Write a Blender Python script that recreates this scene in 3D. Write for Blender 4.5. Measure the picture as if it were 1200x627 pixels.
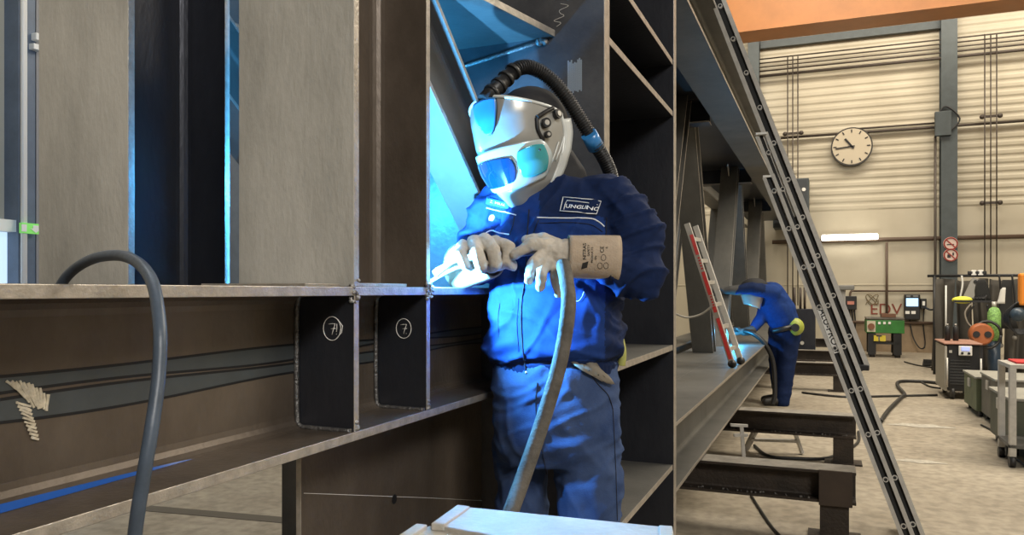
import bpy, bmesh, math, random
import numpy as np
from math import radians as R_, sin, cos, tan, pi, atan, atan2, sqrt
from mathutils import Vector as V, Matrix, noise
from mathutils.bvhtree import BVHTree
random.seed(7)
S = bpy.context.scene
COL = S.collection
for o in list(bpy.data.objects): bpy.data.objects.remove(o)

# ------------------------------------------------------------------ camera
F_PX, HOR, VPX, CAMZ = 900.0, 341.0, 968.0, 1.3
TH = atan((VPX-600)/F_PX)
CT, ST = cos(TH), sin(TH)
CR = V((CT, ST, 0)); CF = V((-ST, CT, 0)); CU = V((0, 0, 1)); CAM = V((0, 0, CAMZ))
cd = bpy.data.cameras.new('camera'); cam = bpy.data.objects.new('camera', cd); COL.objects.link(cam)
cd.sensor_fit = 'HORIZONTAL'; cd.sensor_width = 36; cd.lens = 36*F_PX/1200
cd.shift_y = (HOR-313.5)/1200; cd.clip_start = .02; cd.clip_end = 200
cam.location = CAM; cam.rotation_euler = (pi/2, 0, TH)
S.camera = cam
S.view_settings.view_transform = 'Standard'; S.view_settings.look = 'None'
S.view_settings.exposure = 0.0; S.view_settings.gamma = 1; S.view_settings.use_curve_mapping = False

def W(px, py, d):                                   # point at camera depth d
    return CAM + CR*((px-600)/F_PX*d) + CF*d - CU*((py-HOR)/F_PX*d)
def ray(px, py): return (CR*((px-600)/F_PX) + CF - CU*((py-HOR)/F_PX))
def WX(px, py, X): r = ray(px, py); return CAM + r*(X/r.x)
def WY(px, py, Y): r = ray(px, py); return CAM + r*(Y/r.y)
def WZ(px, py, Z): r = ray(px, py); return CAM + r*((Z-CAMZ)/r.z)

# ------------------------------------------------------------------ world and lights
wd = bpy.data.worlds.new('hall_air'); S.world = wd; wd.use_nodes = True
bg = wd.node_tree.nodes['Background']; bg.inputs[0].default_value = (.75, .86, 1, 1); bg.inputs[1].default_value = .25
def area(name, loc, target, sx, sy, power, col):
    l = bpy.data.lights.new(name, 'AREA'); l.shape = 'RECTANGLE'; l.size = sx; l.size_y = sy; l.energy = power; l.color = col
    o = bpy.data.objects.new(name, l); COL.objects.link(o); o.location = loc
    o.rotation_euler = (V(target)-V(loc)).to_track_quat('-Z', 'Y').to_euler(); return o
def point(name, loc, power, col, r=.02):
    l = bpy.data.lights.new(name, 'POINT'); l.energy = power; l.color = col; l.shadow_soft_size = r
    o = bpy.data.objects.new(name, l); COL.objects.link(o); o.location = loc; return o
WARM = (1, .9, .74); NEUT = (1, .96, .9)
area('hall_lamp_row', (2.5, 8, 7.2), (1.2, 9, 0), 2.0, 10, 1100, WARM)
area('hall_lamp_wall', (1.5, 15.6, 7.6), (1, 18.3, 1.0), 9, 1.0, 420, WARM)
area('hall_lamp_near', (3.4, -2.6, 4.8), (-1.2, 2.2, 1.0), 2.2, 1.4, 330, NEUT)
area('overhead_fill_left', (-5.5, 3, 6.5), (-2, 5, 1), 3, 8, 520, (.9, .95, 1))  # unseen overhead area lamp, added to brighten the left side and its floor
ARC = V((-.922, 1.702, 1.347))
point('welding_arc_light', ARC, 115, (.11, .47, 1), .010)
point('far_welding_arc_light', W(863, 390, 8.45), 16, (.05, .5, 1), .02)
point('hidden_welding_arc_light', V((-1.36, 1.93, 1.62)), 34, (.03, .42, 1), .02)

# ------------------------------------------------------------------ materials
MATS = {}
def mat(name, col, rough=.5, metal=0., var=.0, vscale=6., bump=0., bscale=60., col2=None, stretch=(1, 1, 1), emit=None, estr=0., spec=None, coat=0.):
    if name in MATS: return MATS[name]
    m = bpy.data.materials.new(name); m.use_nodes = True; nt = m.node_tree; b = nt.nodes['Principled BSDF']
    b.inputs['Base Color'].default_value = (*col, 1); b.inputs['Roughness'].default_value = rough; b.inputs['Metallic'].default_value = metal
    if spec is not None: b.inputs['Specular IOR Level'].default_value = spec
    if coat: b.inputs['Coat Weight'].default_value = coat
    if emit: b.inputs['Emission Color'].default_value = (*emit, 1); b.inputs['Emission Strength'].default_value = estr
    if var or col2 or bump:
        tc = nt.nodes.new('ShaderNodeTexCoord'); mp = nt.nodes.new('ShaderNodeMapping'); mp.inputs['Scale'].default_value = stretch
        nt.links.new(tc.outputs['Object'], mp.inputs['Vector'])
    if var or col2:
        n = nt.nodes.new('ShaderNodeTexNoise'); n.inputs['Scale'].default_value = vscale; n.inputs['Detail'].default_value = 8; n.inputs['Roughness'].default_value = .65
        nt.links.new(mp.outputs[0], n.inputs['Vector'])
        cr = nt.nodes.new('ShaderNodeValToRGB'); cr.color_ramp.elements[0].position = .32; cr.color_ramp.elements[1].position = .68
        c2 = col2 or tuple(min(1, c*(1+var)) for c in col); c1 = col if col2 else tuple(c*(1-var) for c in col)
        cr.color_ramp.elements[0].color = (*c1, 1); cr.color_ramp.elements[1].color = (*c2, 1)
        nt.links.new(n.outputs['Fac'], cr.inputs[0]); nt.links.new(cr.outputs[0], b.inputs['Base Color'])
    if bump:
        n2 = nt.nodes.new('ShaderNodeTexNoise'); n2.inputs['Scale'].default_value = bscale; n2.inputs['Detail'].default_value = 5
        nt.links.new(mp.outputs[0], n2.inputs['Vector'])
        bp = nt.nodes.new('ShaderNodeBump'); bp.inputs['Strength'].default_value = bump; bp.inputs['Distance'].default_value = .01
        nt.links.new(n2.outputs['Fac'], bp.inputs['Height']); nt.links.new(bp.outputs[0], b.inputs['Normal'])
    MATS[name] = m; return m
STEEL = mat('mill_scale_steel', (.075, .058, .044), .45, .4, vscale=3.5, col2=(.16, .128, .10), bump=.12, bscale=90, stretch=(1, 1, .5))
STEELD = mat('arc_tinted_mill_scale', (.026, .028, .036), .38, .6, vscale=3, col2=(.052, .054, .064), bump=.1, bscale=70, stretch=(1, 1, .4))  # navy shade and blue arc light put into the base colour
STEELL = mat('brightened_scaled_steel', (.31, .30, .27), .62, .1, vscale=4, col2=(.56, .54, .49), bump=.2, bscale=110, stretch=(1, 1, .35))  # scaled steel lightened, hall light on the column flanges put into the colour
STEELM = mat('grey_primed_steel', (.10, .098, .09), .5, .3, vscale=3, col2=(.16, .155, .142), bump=.1, bscale=60, stretch=(1, 1, .4))
EDGE = mat('ground_steel_edge', (.34, .31, .27), .42, .6, vscale=30, col2=(.55, .5, .44), bump=.2, bscale=150)
WELD = mat('weld_bead_metal', (.35, .34, .33), .35, .8, var=.4, vscale=80, bump=.6, bscale=200)
ALU = mat('brushed_aluminium', (.50, .48, .44), .45, .35, var=.12, vscale=20)
ALUD = mat('channel_shade_black', (.012, .012, .012), .7, .0)  # black stands for the shade inside stile channels and rung bores
BLACK = mat('black_plastic', (.012, .012, .013), .45, 0, bump=.05)
RUBBER = mat('blue_grey_rubber', (.055, .075, .105), .42, 0, var=.3, vscale=20, bump=.08, bscale=60)
RUBB = mat('black_rubber', (.018, .017, .016), .5, 0, var=.3, vscale=12, bump=.1)
LEATHER = mat('leather_cable_sleeve', (.085, .075, .062), .75, 0, var=.35, vscale=25, bump=.3, bscale=120)
CHALK = mat('white_chalk', (.75, .73, .68), .9)
WHITE = mat('white_paint', (.75, .74, .7), .5)
RED = mat('red_paint', (.55, .03, .03), .5)
BLUEJ = mat('royal_blue_cotton', (.012, .036, .15), .85, 0, var=.16, vscale=30, bump=.12, bscale=350, spec=.15)
NAVY = mat('navy_cotton', (.008, .018, .062), .85, 0, var=.2, vscale=30, bump=.12, bscale=350, spec=.15)
TROU = mat('worn_blue_work_trousers', (.026, .046, .115), .9, 0, vscale=6, col2=(.062, .095, .19), bump=.15, bscale=300, spec=.1)
PIPING = mat('white_piping', (.8, .82, .85), .6)
GLOVE = mat('pale_leather_glove', (.50, .45, .38), .85, 0, var=.25, vscale=14, bump=.3, bscale=130, spec=.15)
CUFF = mat('tan_split_leather', (.42, .335, .25), .9, 0, var=.14, vscale=22, bump=.25, bscale=220, spec=.1)
SKIN = mat('skin', (.45, .26, .18), .5)

# ------------------------------------------------------------------ mesh builder
class MB:
    def __init__(s): s.v = []; s.f = []; s.m = []; s.s = []
    def add(s, vs, fs, mi=0, sm=False):
        b = len(s.v); s.v += [tuple(v) for v in vs]
        for k, f in enumerate(fs):
            s.f.append([b+i for i in f]); s.m.append(mi[k] if isinstance(mi, (list, tuple)) else mi); s.s.append(sm)
        return s
    def box(s, c, size, M=None, mi=0):
        x, y, z = [a/2 for a in size]; c = V(c)
        vs = [V((i*x, j*y, k*z)) for i in (-1, 1) for j in (-1, 1) for k in (-1, 1)]
        if M is not None: vs = [M @ v for v in vs]
        return s.add([v+c for v in vs], [(0, 1, 3, 2), (4, 6, 7, 5), (0, 4, 5, 1), (2, 3, 7, 6), (0, 2, 6, 4), (1, 5, 7, 3)], mi)
    def span(s, a, b, mi=0):
        a, b = V(a), V(b); return s.box((a+b)/2, [abs(q) for q in (b-a)], None, mi)
    def plate(s, a, b, mi=0, me=1):                 # box whose thin side faces get material me
        a, b = V(a), V(b); d = [abs(q) for q in (b-a)]; t = d.index(min(d))
        m = [mi if t == 0 else me]*2 + [mi if t == 1 else me]*2 + [mi if t == 2 else me]*2
        return s.box((a+b)/2, d, None, m)
    def bar(s, a, b, w, h, up=V((0, 0, 1)), mi=0):
        a, b = V(a), V(b); d = (b-a); L = d.length; d = d/L
        x = d.cross(up)
        if x.length < 1e-4: x = d.cross(V((0, 1, 0)))
        x.normalize(); z = x.cross(d)
        M = Matrix((x, d, z)).transposed()
        return s.box((a+b)/2, (w, L, h), M, mi)
    def tube(s, pts, r, n=10, mi=0, caps=True, sx=1.):
        pts = [V(p) for p in pts]; N = len(pts); rr = r if isinstance(r, (list, tuple)) else [r]*N
        t0 = (pts[1]-pts[0]).normalized(); up = V((0, 0, 1)) if abs(t0.z) < .9 else V((1, 0, 0))
        x = t0.cross(up).normalized(); vs = []; fs = []
        for i, p in enumerate(pts):
            t = (pts[min(i+1, N-1)]-pts[max(i-1, 0)]).normalized()
            x = (x-t*x.dot(t)).normalized(); y = t.cross(x)
            for k in range(n):
                a = 2*pi*k/n; vs.append(p+(x*cos(a)*sx+y*sin(a))*rr[i])
        for i in range(N-1):
            for k in range(n): fs.append((i*n+k, i*n+(k+1) % n, (i+1)*n+(k+1) % n, (i+1)*n+k))
        s.add(vs, fs, mi, True)
        if caps:
            s.add(vs[:n], [tuple(range(n-1, -1, -1))], mi); s.add(vs[-n:], [tuple(range(n))], mi)
        return s
    def cyl(s, a, b, r, n=20, mi=0, r2=None): return s.tube([a, b], [r, r if r2 is None else r2], n, mi)
    def ball(s, c, r, n=12, mi=0, M=None):
        c = V(c); r = r if isinstance(r, (list, tuple)) else (r, r, r); vs = []; fs = []
        for i in range(n+1):
            th = pi*i/n
            for k in range(2*n):
                a = pi*k/n; q = V((r[0]*sin(th)*cos(a), r[1]*sin(th)*sin(a), r[2]*cos(th)))
                if M is not None: q = M @ q
                vs.append(c+q)
        m = 2*n
        for i in range(n):
            for k in range(m): fs.append((i*m+k, (i+1)*m+k, (i+1)*m+(k+1) % m, i*m+(k+1) % m))
        return s.add(vs, fs, mi, True)
    def prism(s, poly, d, mi=0, me=None):           # poly: list of points, extruded by vector d
        poly = [V(p) for p in poly]; n = len(poly); d = V(d)
        fs = [tuple(range(n)), tuple(range(2*n-1, n-1, -1))]+[(i, n+i, n+(i+1) % n, (i+1) % n) for i in range(n)]
        return s.add(poly+[p+d for p in poly], fs, [mi, mi]+[mi if me is None else me]*n)
    def loft(s, rings, mi=0, caps=True, sm=True):
        n = len(rings[0]); vs = [V(p) for r in rings for p in r]; fs = []
        for i in range(len(rings)-1):
            for k in range(n): fs.append((i*n+k, i*n+(k+1) % n, (i+1)*n+(k+1) % n, (i+1)*n+k))
        s.add(vs, fs, mi, sm)
        if caps: s.add(vs[:n], [tuple(range(n-1, -1, -1))], mi); s.add(vs[-n:], [tuple(range(n))], mi)
        return s
    def grid(s, fn, nu, nv, mi=0, sm=True):
        vs = [fn(i/nu, j/nv) for i in range(nu+1) for j in range(nv+1)]
        fs = [(i*(nv+1)+j, (i+1)*(nv+1)+j, (i+1)*(nv+1)+j+1, i*(nv+1)+j+1) for i in range(nu) for j in range(nv)]
        return s.add(vs, fs, mi, sm)
    def mesh(s, name):
        me = bpy.data.meshes.new(name); me.from_pydata(s.v, [], s.f)
        me.polygons.foreach_set('material_index', s.m); me.polygons.foreach_set('use_smooth', s.s); me.update()
        bm = bmesh.new(); bm.from_mesh(me); bmesh.ops.remove_doubles(bm, verts=bm.verts, dist=1e-6)
        bmesh.ops.recalc_face_normals(bm, faces=bm.faces); bm.to_mesh(me); bm.free(); return me
    def build(s, name, mats, parent=None, bevel=0., solid=0.):
        o = bpy.data.objects.new(name, s.mesh(name)); COL.objects.link(o)
        for m in (mats if isinstance(mats, (list, tuple)) else [mats]): o.data.materials.append(m)
        if parent is not None: attach(o, parent)
        if solid: md = o.modifiers.new('thickness', 'SOLIDIFY'); md.thickness = solid; md.offset = -1
        if bevel:
            md = o.modifiers.new('bevel', 'BEVEL'); md.width = bevel; md.segments = 2; md.limit_method = 'ANGLE'; md.harden_normals = False
        return o
def world_loc(o):
    l = V(o.location); p = o.parent
    while p is not None: l = l+V(p.location); p = p.parent
    return l
def attach(o, parent): o.parent = parent; o.location = V(o.location)-world_loc(parent)
def tag(o, label, cat, group=None):
    o['label'] = label; o['category'] = cat
    if group: o['group'] = group
    return o
def thing(name, loc, label, cat, group=None):
    o = bpy.data.objects.new(name, None); COL.objects.link(o); o.location = loc; o.empty_display_size = .1
    return tag(o, label, cat, group)
def struct(o): o['kind'] = 'structure'; return o
def smooth_path(pts, k=8):
    pts = [V(p) for p in pts]; out = []; n = len(pts)
    for i in range(n-1):
        p0, p1, p2, p3 = pts[max(i-1, 0)], pts[i], pts[i+1], pts[min(i+2, n-1)]
        for j in range(k):
            t = j/k; out.append(.5*((2*p1)+(p2-p0)*t+(2*p0-5*p1+4*p2-p3)*t*t+(3*p1-p0-3*p2+p3)*t**3))
    out.append(pts[-1]); return out
def lerp_list(a, n): return [a[0]+(a[1]-a[0])*i/(n-1) for i in range(n)]
def ibeam(p0, p1, hdir, h, b, tw, tf, r=.02, mb=None, mi=0, me=1, cut=None):
    mb = mb or MB(); p0, p1, hd = V(p0), V(p1), V(hdir).normalized(); ax = (p1-p0).normalized(); wd_ = ax.cross(hd).normalized()
    pr = []; ty = []
    def q(x, z, t): pr.append(p0+wd_*x+hd*z); ty.append(t)
    H, B, T = h/2, b/2, tw/2
    def half(sg, flip):
        seq = [(-B, H, 'w'), (B, H, 'e'), (B, H-tf, 'w')]
        seq += [(T+r-r*sin(a), H-tf-r+r*cos(a), 's') for a in [k*pi/8 for k in range(5)]]
        seq[-1] = (T, H-tf-r, 'w')
        low = [(x, -z, t) for x, z, _ in reversed(seq) for t in ['w']]
        return seq, low
    seq, low = half(1, 0)
    right = [(x, z) for x, z, _ in seq[1:]]+[(x, -z) for x, z, _ in reversed(seq[1:])]
    prof = right+[(-x, -z) for x, z in right]
    n = len(prof); vs = [p0+wd_*x+hd*z for x, z in prof]; d = p1-p0
    fs = [tuple(range(n-1, -1, -1)), tuple(range(n, 2*n))]; ms = [me, me]
    for i in range(n):
        j = (i+1) % n; fs.append((i, j, n+j, n+i))
        x0, z0 = prof[i]; x1, z1 = prof[j]
        ms.append(me if abs(abs(x0)-B) < 1e-6 and abs(x0-x1) < 1e-6 and abs(z0-z1) < tf*1.1 else mi)
    e = [v+d for v in vs]
    if cut: vs = [v+ax*((cut[1]-v[cut[0]])/ax[cut[0]]) for v in vs]; e = [v+ax*((cut[2]-v[cut[0]])/ax[cut[0]]) for v in e]
    mb.add(vs+e, fs, ms); return mb
def text_mesh(body, size, bold=0.):
    cu = bpy.data.curves.new('lettering', 'FONT'); cu.body = body; cu.size = size; cu.align_x = 'CENTER'; cu.align_y = 'CENTER'; cu.offset = bold
    o = bpy.data.objects.new('lettering', cu); COL.objects.link(o); dg = bpy.context.evaluated_depsgraph_get()
    me = bpy.data.meshes.new_from_object(o.evaluated_get(dg)); bpy.data.objects.remove(o); bpy.data.curves.remove(cu)
    return me
def text_obj(body, size, fn, m, name, parent=None, bold=0., sub=0):
    me = text_mesh(body, size, bold)
    if sub:
        bm = bmesh.new(); bm.from_mesh(me); bmesh.ops.triangulate(bm, faces=bm.faces)
        for _ in range(sub): bmesh.ops.subdivide_edges(bm, edges=[e for e in bm.edges if e.calc_length() > size*.15], cuts=1)
        bm.to_mesh(me); bm.free()
    for v in me.vertices: v.co = fn(v.co.x, v.co.y)
    me.materials.clear(); me.materials.append(m)
    o = bpy.data.objects.new(name, me); COL.objects.link(o)
    if parent is not None: attach(o, parent)
    return o
def remeshed(mb, voxel, smooth=6, fac=.6):
    me = mb.mesh('tmp'); o = bpy.data.objects.new('tmp', me); COL.objects.link(o)
    r = o.modifiers.new('r', 'REMESH'); r.mode = 'VOXEL'; r.voxel_size = voxel; r.use_smooth_shade = True
    if smooth: q = o.modifiers.new('s', 'SMOOTH'); q.iterations = smooth; q.factor = fac
    dg = bpy.context.evaluated_depsgraph_get(); out = bpy.data.meshes.new_from_object(o.evaluated_get(dg))
    bpy.data.objects.remove(o); return out
def displaced(me, fn):
    n = len(me.vertices); co = np.empty(n*3); me.vertices.foreach_get('co', co); co = co.reshape(-1, 3)
    no = np.empty(n*3); me.vertices.foreach_get('normal', no); no = no.reshape(-1, 3)
    out = co.copy()
    for i in range(n): out[i] += no[i]*fn(V(co[i]), V(no[i]))
    me.vertices.foreach_set('co', out.ravel()); me.update(); return me
def mesh_obj(me, name, mats, parent=None, matfn=None):
    me.materials.clear()
    for m in mats: me.materials.append(m)
    if matfn:
        me.polygons.foreach_set('material_index', [matfn(p.center) for p in me.polygons])
    me.polygons.foreach_set('use_smooth', [True]*len(me.polygons)); me.update()
    o = bpy.data.objects.new(name, me); COL.objects.link(o)
    if parent is not None: attach(o, parent)
    return o
def bvh_of(me): return BVHTree.FromPolygons([v.co.copy() for v in me.vertices], [tuple(p.vertices) for p in me.polygons])
def on_surface(bvh, px, py, off=.0015, fallback=None):     # the point of a garment seen along a given sight line, lifted off the cloth
    r = ray(px, py).normalized(); h = bvh.ray_cast(CAM, r)
    if h[0] is None: return W(px, py, fallback or 1.85)
    nrm = h[1] if h[1].dot(r) < 0 else -h[1]
    return h[0]+nrm*off
def topix(p):
    q = V(p)-CAM; d = q.dot(CF); return 600+F_PX*q.dot(CR)/d, HOR-F_PX*q.z/d
# ================================================================== SETTING
def floor_mat():
    m = bpy.data.materials.new('concrete_floor'); m.use_nodes = True; nt = m.node_tree; b = nt.nodes['Principled BSDF']
    tc = nt.nodes.new('ShaderNodeTexCoord'); n1 = nt.nodes.new('ShaderNodeTexNoise'); n1.inputs['Scale'].default_value = .9; n1.inputs['Detail'].default_value = 10; n1.inputs['Roughness'].default_value = .7
    n2 = nt.nodes.new('ShaderNodeTexNoise'); n2.inputs['Scale'].default_value = 14; n2.inputs['Detail'].default_value = 8
    for n in (n1, n2): nt.links.new(tc.outputs['Object'], n.inputs['Vector'])
    r1 = nt.nodes.new('ShaderNodeValToRGB'); e = r1.color_ramp.elements
    e[0].position = .3; e[0].color = (.25, .21, .155, 1); e[1].position = .7; e[1].color = (.45, .395, .31, 1)
    r2 = nt.nodes.new('ShaderNodeValToRGB'); e = r2.color_ramp.elements; e[0].position = .35; e[0].color = (.7, .7, .7, 1); e[1].position = .6; e[1].color = (1, 1, 1, 1)
    mx = nt.nodes.new('ShaderNodeMixRGB'); mx.blend_type = 'MULTIPLY'; mx.inputs[0].default_value = 1
    nt.links.new(n1.outputs[0], r1.inputs[0]); nt.links.new(n2.outputs[0], r2.inputs[0]); nt.links.new(r1.outputs[0], mx.inputs[1]); nt.links.new(r2.outputs[0], mx.inputs[2])
    nt.links.new(mx.outputs[0], b.inputs['Base Color']); b.inputs['Roughness'].default_value = .62
    bp = nt.nodes.new('ShaderNodeBump'); bp.inputs['Strength'].default_value = .15; nt.links.new(n2.outputs[0], bp.inputs['Height']); nt.links.new(bp.outputs[0], b.inputs['Normal'])
    return m
def panel_mat(name, c1, c2, scale, zscale=True):
    m = bpy.data.materials.new(name); m.use_nodes = True; nt = m.node_tree; b = nt.nodes['Principled BSDF']
    tc = nt.nodes.new('ShaderNodeTexCoord'); n = nt.nodes.new('ShaderNodeTexNoise'); n.inputs['Scale'].default_value = 1.2; n.inputs['Detail'].default_value = 6
    nt.links.new(tc.outputs['Object'], n.inputs['Vector']); r = nt.nodes.new('ShaderNodeValToRGB'); e = r.color_ramp.elements
    e[0].position = .3; e[0].color = (*c1, 1); e[1].position = .7; e[1].color = (*c2, 1)
    nt.links.new(n.outputs[0], r.inputs[0]); nt.links.new(r.outputs[0], b.inputs['Base Color']); b.inputs['Roughness'].default_value = .55
    return m
YB = 18.3; XL = -5.2; XR = 9.0; ZC = 8.6
CREAM = panel_mat('cream_wall_panel', (.46, .41, .31), (.55, .50, .39), 1)
struct(MB().span((XL-.2, -8, -.2), (XR+.2, YB+.2, 0)).build('floor', floor_mat()))
struct(MB().span((XL-.2, -8, ZC), (XR+.2, YB+.2, ZC+.2)).build('ceiling', mat('ceiling_sheet', (.4, .4, .38), .8)))
# back wall: horizontally ribbed sheet above, plain insulated boards below
rib = MB(); pts = []
z = 3.05
while z < ZC-.15:
    pts += [(0, z), (.018, z+.04), (.018, z+.10), (0, z+.14)]; z += .17
prof = [(0, 0), (0, 1.42), (.012, 1.425), (.012, 1.445), (0, 1.45), (0, 3.0)]+pts+[(0, ZC)]
vs = [(XL, YB-a, b) for a, b in prof]+[(XR, YB-a, b) for a, b in prof]+[(XL, YB+.2, 0), (XL, YB+.2, ZC), (XR, YB+.2, 0), (XR, YB+.2, ZC)]
n = len(prof); rib.add(vs, [(i, i+1, n+i+1, n+i) for i in range(n-1)]+[(2*n, 2*n+1, 2*n+3, 2*n+2)])
struct(rib.build('wall_back', CREAM))
struct(MB().span((XL-.2, -8, 0), (XL, YB, ZC)).build('wall_left', CREAM))
struct(MB().span((XR, -8, 0), (XR+.2, YB, ZC)).build('wall_right', CREAM))
struct(MB().span((XL-.2, -8.2, 0), (XR+.2, -8, ZC)).build('wall_front', CREAM))
DG = mat('dark_grey_green_paint', (.055, .068, .072), .5, .1, var=.15)
DBL = mat('slate_blue_paint', (.10, .135, .19), .45, .1, var=.15)
LOWB = mat('dirty_lower_wall', (.26, .19, .12), .7, 0, var=.25, vscale=2)
struct(MB().span((WY(975, 0, YB).x, YB-.06, 0), (WY(1096, 0, YB).x+.6, YB-.001, .62)).build('baseboard_back', LOWB))
def wcol(n, px0, px1, zt):
    a, b = WY(px0, 300, YB-.2).x, WY(px1, 300, YB-.2).x
    mb = ibeam(((a+b)/2, YB-.17, 0), ((a+b)/2, YB-.17, zt), (0, 1, 0), .3, b-a, .03, .03)
    return struct(mb.build('trim_%d' % n, [DG, DG]))
wcol(1, 1102, 1121, ZC); wcol(2, 877, 890, ZC)
a, b = WY(891, 51, YB-.1), WY(1101, 25, YB-.1)
struct(MB().bar((a.x, YB-.1, a.z-.05), (b.x+.1, YB-.1, a.z-.05), .12, .16).build('trim_3', DG))
# left wall: column, rails, window strip
def lw(px0, px1, z0, z1, th, m, name, x=XL):
    y0, y1 = WX(px0, 300, x).y, WX(px1, 300, x).y
    return MB().span((x, y0, z0), (x+th, y1, z1)).build(name, m)
def lspan(mb, px0, px1, z0, z1, th, x=XL):
    y0, y1 = WX(px0, 300, x).y, WX(px1, 300, x).y; return mb.span((x, y0, z0), (x+th, y1, z1))
struct(lw(5, 25, 0, ZC, .14, DBL, 'trim_4')); struct(lw(31, 60, 0, ZC, .1, mat('grey_door_frame', (.22, .22, .23), .5), 'trim_5'))
WINM = mat('daylit_window_glass', (.5, .6, .7), .2, emit=(.62, .80, 1), estr=.9)
struct(lw(-60, 5, .1, 1.70, .03, WINM, 'window_1'))
struct(lw(-60, 14, 1.70, 1.78, .12, WHITE, 'window_2'))
struct(lw(276, 300, .1, 1.62, .04, mat('daylit_pale_pane', (.4, .5, .6), .3, emit=(.45, .7, 1), estr=.35), 'window_3'))
struct(lw(255, 275, 0, ZC, .12, DBL, 'trim_6'))
# pipes on left wall
for i, (px, r) in enumerate(((27, .014), (30, .010))):
    p = WX(px, 300, XL+.18)
    tag(MB().cyl((p.x, p.y, 0), (p.x, p.y, 7), r, 10).build('wall_pipe', WHITE),
        ['thicker of two white pipes beside the slate blue column at far left', 'thinner of two white pipes beside the slate blue column at far left'][i], 'pipe')
EXG = mat('green_sign', (.15, .55, .12), .5, emit=(.3, .8, .15), estr=.35)
p0, p1 = WX(26, 267, XL+.2), WX(47, 267, XL+.2)
ex = thing('exit_sign', ((p0+p1)/2), 'green and white emergency exit sign at far left by the pipes', 'sign')
MB().span((XL+.17, p0.y, p0.z-.035), (XL+.2, p1.y, p0.z+.035)).build('sign_board', EXG, ex)
ym = (p0.y+p1.y)/2
MB().prism([(XL+.203, ym+.01, p0.z+.022), (XL+.203, ym+.05, p0.z+.022), (XL+.203, ym+.05, p0.z), (XL+.203, ym+.07, p0.z), (XL+.203, ym+.03, p0.z-.027), (XL+.203, ym-.01, p0.z), (XL+.203, ym+.01, p0.z)], (.002, 0, 0)).build('arrow', WHITE, ex)
MB().span((XL+.203, ym-.07, p0.z-.024), (XL+.205, ym-.035, p0.z+.024)).build('door_symbol', WHITE, ex)
b_ = thing('wall_bracket', WX(44, 50, XL+.14), 'small grey cable clamp near top left column', 'bracket')
MB().box(WX(43, 44, XL+.16), (.06, .05, .05)).box(WX(42, 56, XL+.16), (.06, .07, .04)).build('clamp_body', WHITE, b_, .004)

# ================================================================== WELDED GIRDER FRAME
XF = -.9; XC = -1.05; ZT = 1.309; ZB = .99; Y1, Y2 = 1.341, 1.651; XQ = -.63; YP1, YP2 = 2.29, 3.45
G = thing('steel_girder_frame', (-1.05, 1.5, 0), 'huge dark steel girder frame with columns and lattice running from foreground to the back', 'steel girder')
SM = [STEEL, EDGE]
def part(mb, name, mats=SM, bevel=0.0015, parent=G, label=None):
    o = mb.build(name, mats, parent, bevel)
    if label: o['label'] = label
    return o
hb = ZT-ZB
# near lower chord, its twin behind
ch = part(ibeam((XC, -.6, (ZT+ZB)/2), (XC, YP1, (ZT+ZB)/2), (0, 0, 1), hb, .30, .011, .019, .027), 'lower_chord')
part(ibeam((-1.65, -.6, (ZT+ZB)/2), (-1.65, YP1, (ZT+ZB)/2), (0, 0, 1), hb, .30, .011, .019, .027), 'lower_chord')
# roll marks on the web: two scaled stripes with wavering edge
SC = mat('blue_grey_scale_band', (.075, .085, .09), .5, .4, var=.15); SCD = mat('dark_band_outline', (.012, .012, .014), .5, .3)
xw = XC+.0056
def band(z0, z1, w, m, off, y0, y1, ph):
    mb = MB()
    def f(u, v):
        y = y0+(y1-y0)*u; wob = .010*sin(y*5.3+ph)*sin(y*2.1+ph)
        lo = z0+wob-w; hi = z1-wob*.6+w
        return (xw+off, y, lo+(hi-lo)*v)
    return mb.grid(f, 60, 1)
for z0, z1, ph in ((1.128, 1.146, 0.), (1.164, 1.180, 1.5)):
    band(z0, z1, .0045, SCD, .0006, .2, YP1, ph).build('scale_outline', SCD, ch)
    band(z0, z1, 0, SC, .0010, .2, YP1, ph).build('scale_band', SC, ch)
# scraped bright patch of dried spatter at far left
PAT = mat('scraped_paint_patch', (.50, .44, .33), .7, 0, var=.3, vscale=60, bump=.3, bscale=140)
mb = MB(); rnd = random.Random(3)
def scr(cx, cy, L, w, ang):
    c, s_ = cos(ang), sin(ang); P = []
    for i in range(5): P.append((-L+L*.5*i, -w+rnd.uniform(-.5, .5)))
    for i in range(5): P.append((L-L*.5*i, w+rnd.uniform(-.5, .5)))
    mb.prism([WX(cx+dx*c-dy*s_, cy+dx*s_+dy*c, xw+.0012) for dx, dy in P], (.0012+rnd.random()*.0015, 0, 0))
for k in range(12): scr(17+k*3.4, 455+k*1.4+rnd.uniform(-2, 2), 11+4*sin(k*.35)+rnd.uniform(0, 3), 1.5, R_(38+k*5+rnd.uniform(-5, 5)))
for k in range(10): scr(27+k*1.5, 474+k*4.4, 9-k*.5, 1.5, R_(20+rnd.uniform(-8, 8)))
mb.build('scraped_patch', PAT, ch)
# blue paint line along inside the lower flange
BLP = mat('blue_marking_paint', (.01, .08, .35), .4)
mb = MB(); mb.grid(lambda u, v: V((xw+.028+.030*(1-u)*v+.005*u, .40+.62*u, ZB+.0198+.010*(1-v)*(1-u)**.5)), 30, 3); mb.build('blue_paint_line', BLP, ch)
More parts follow.
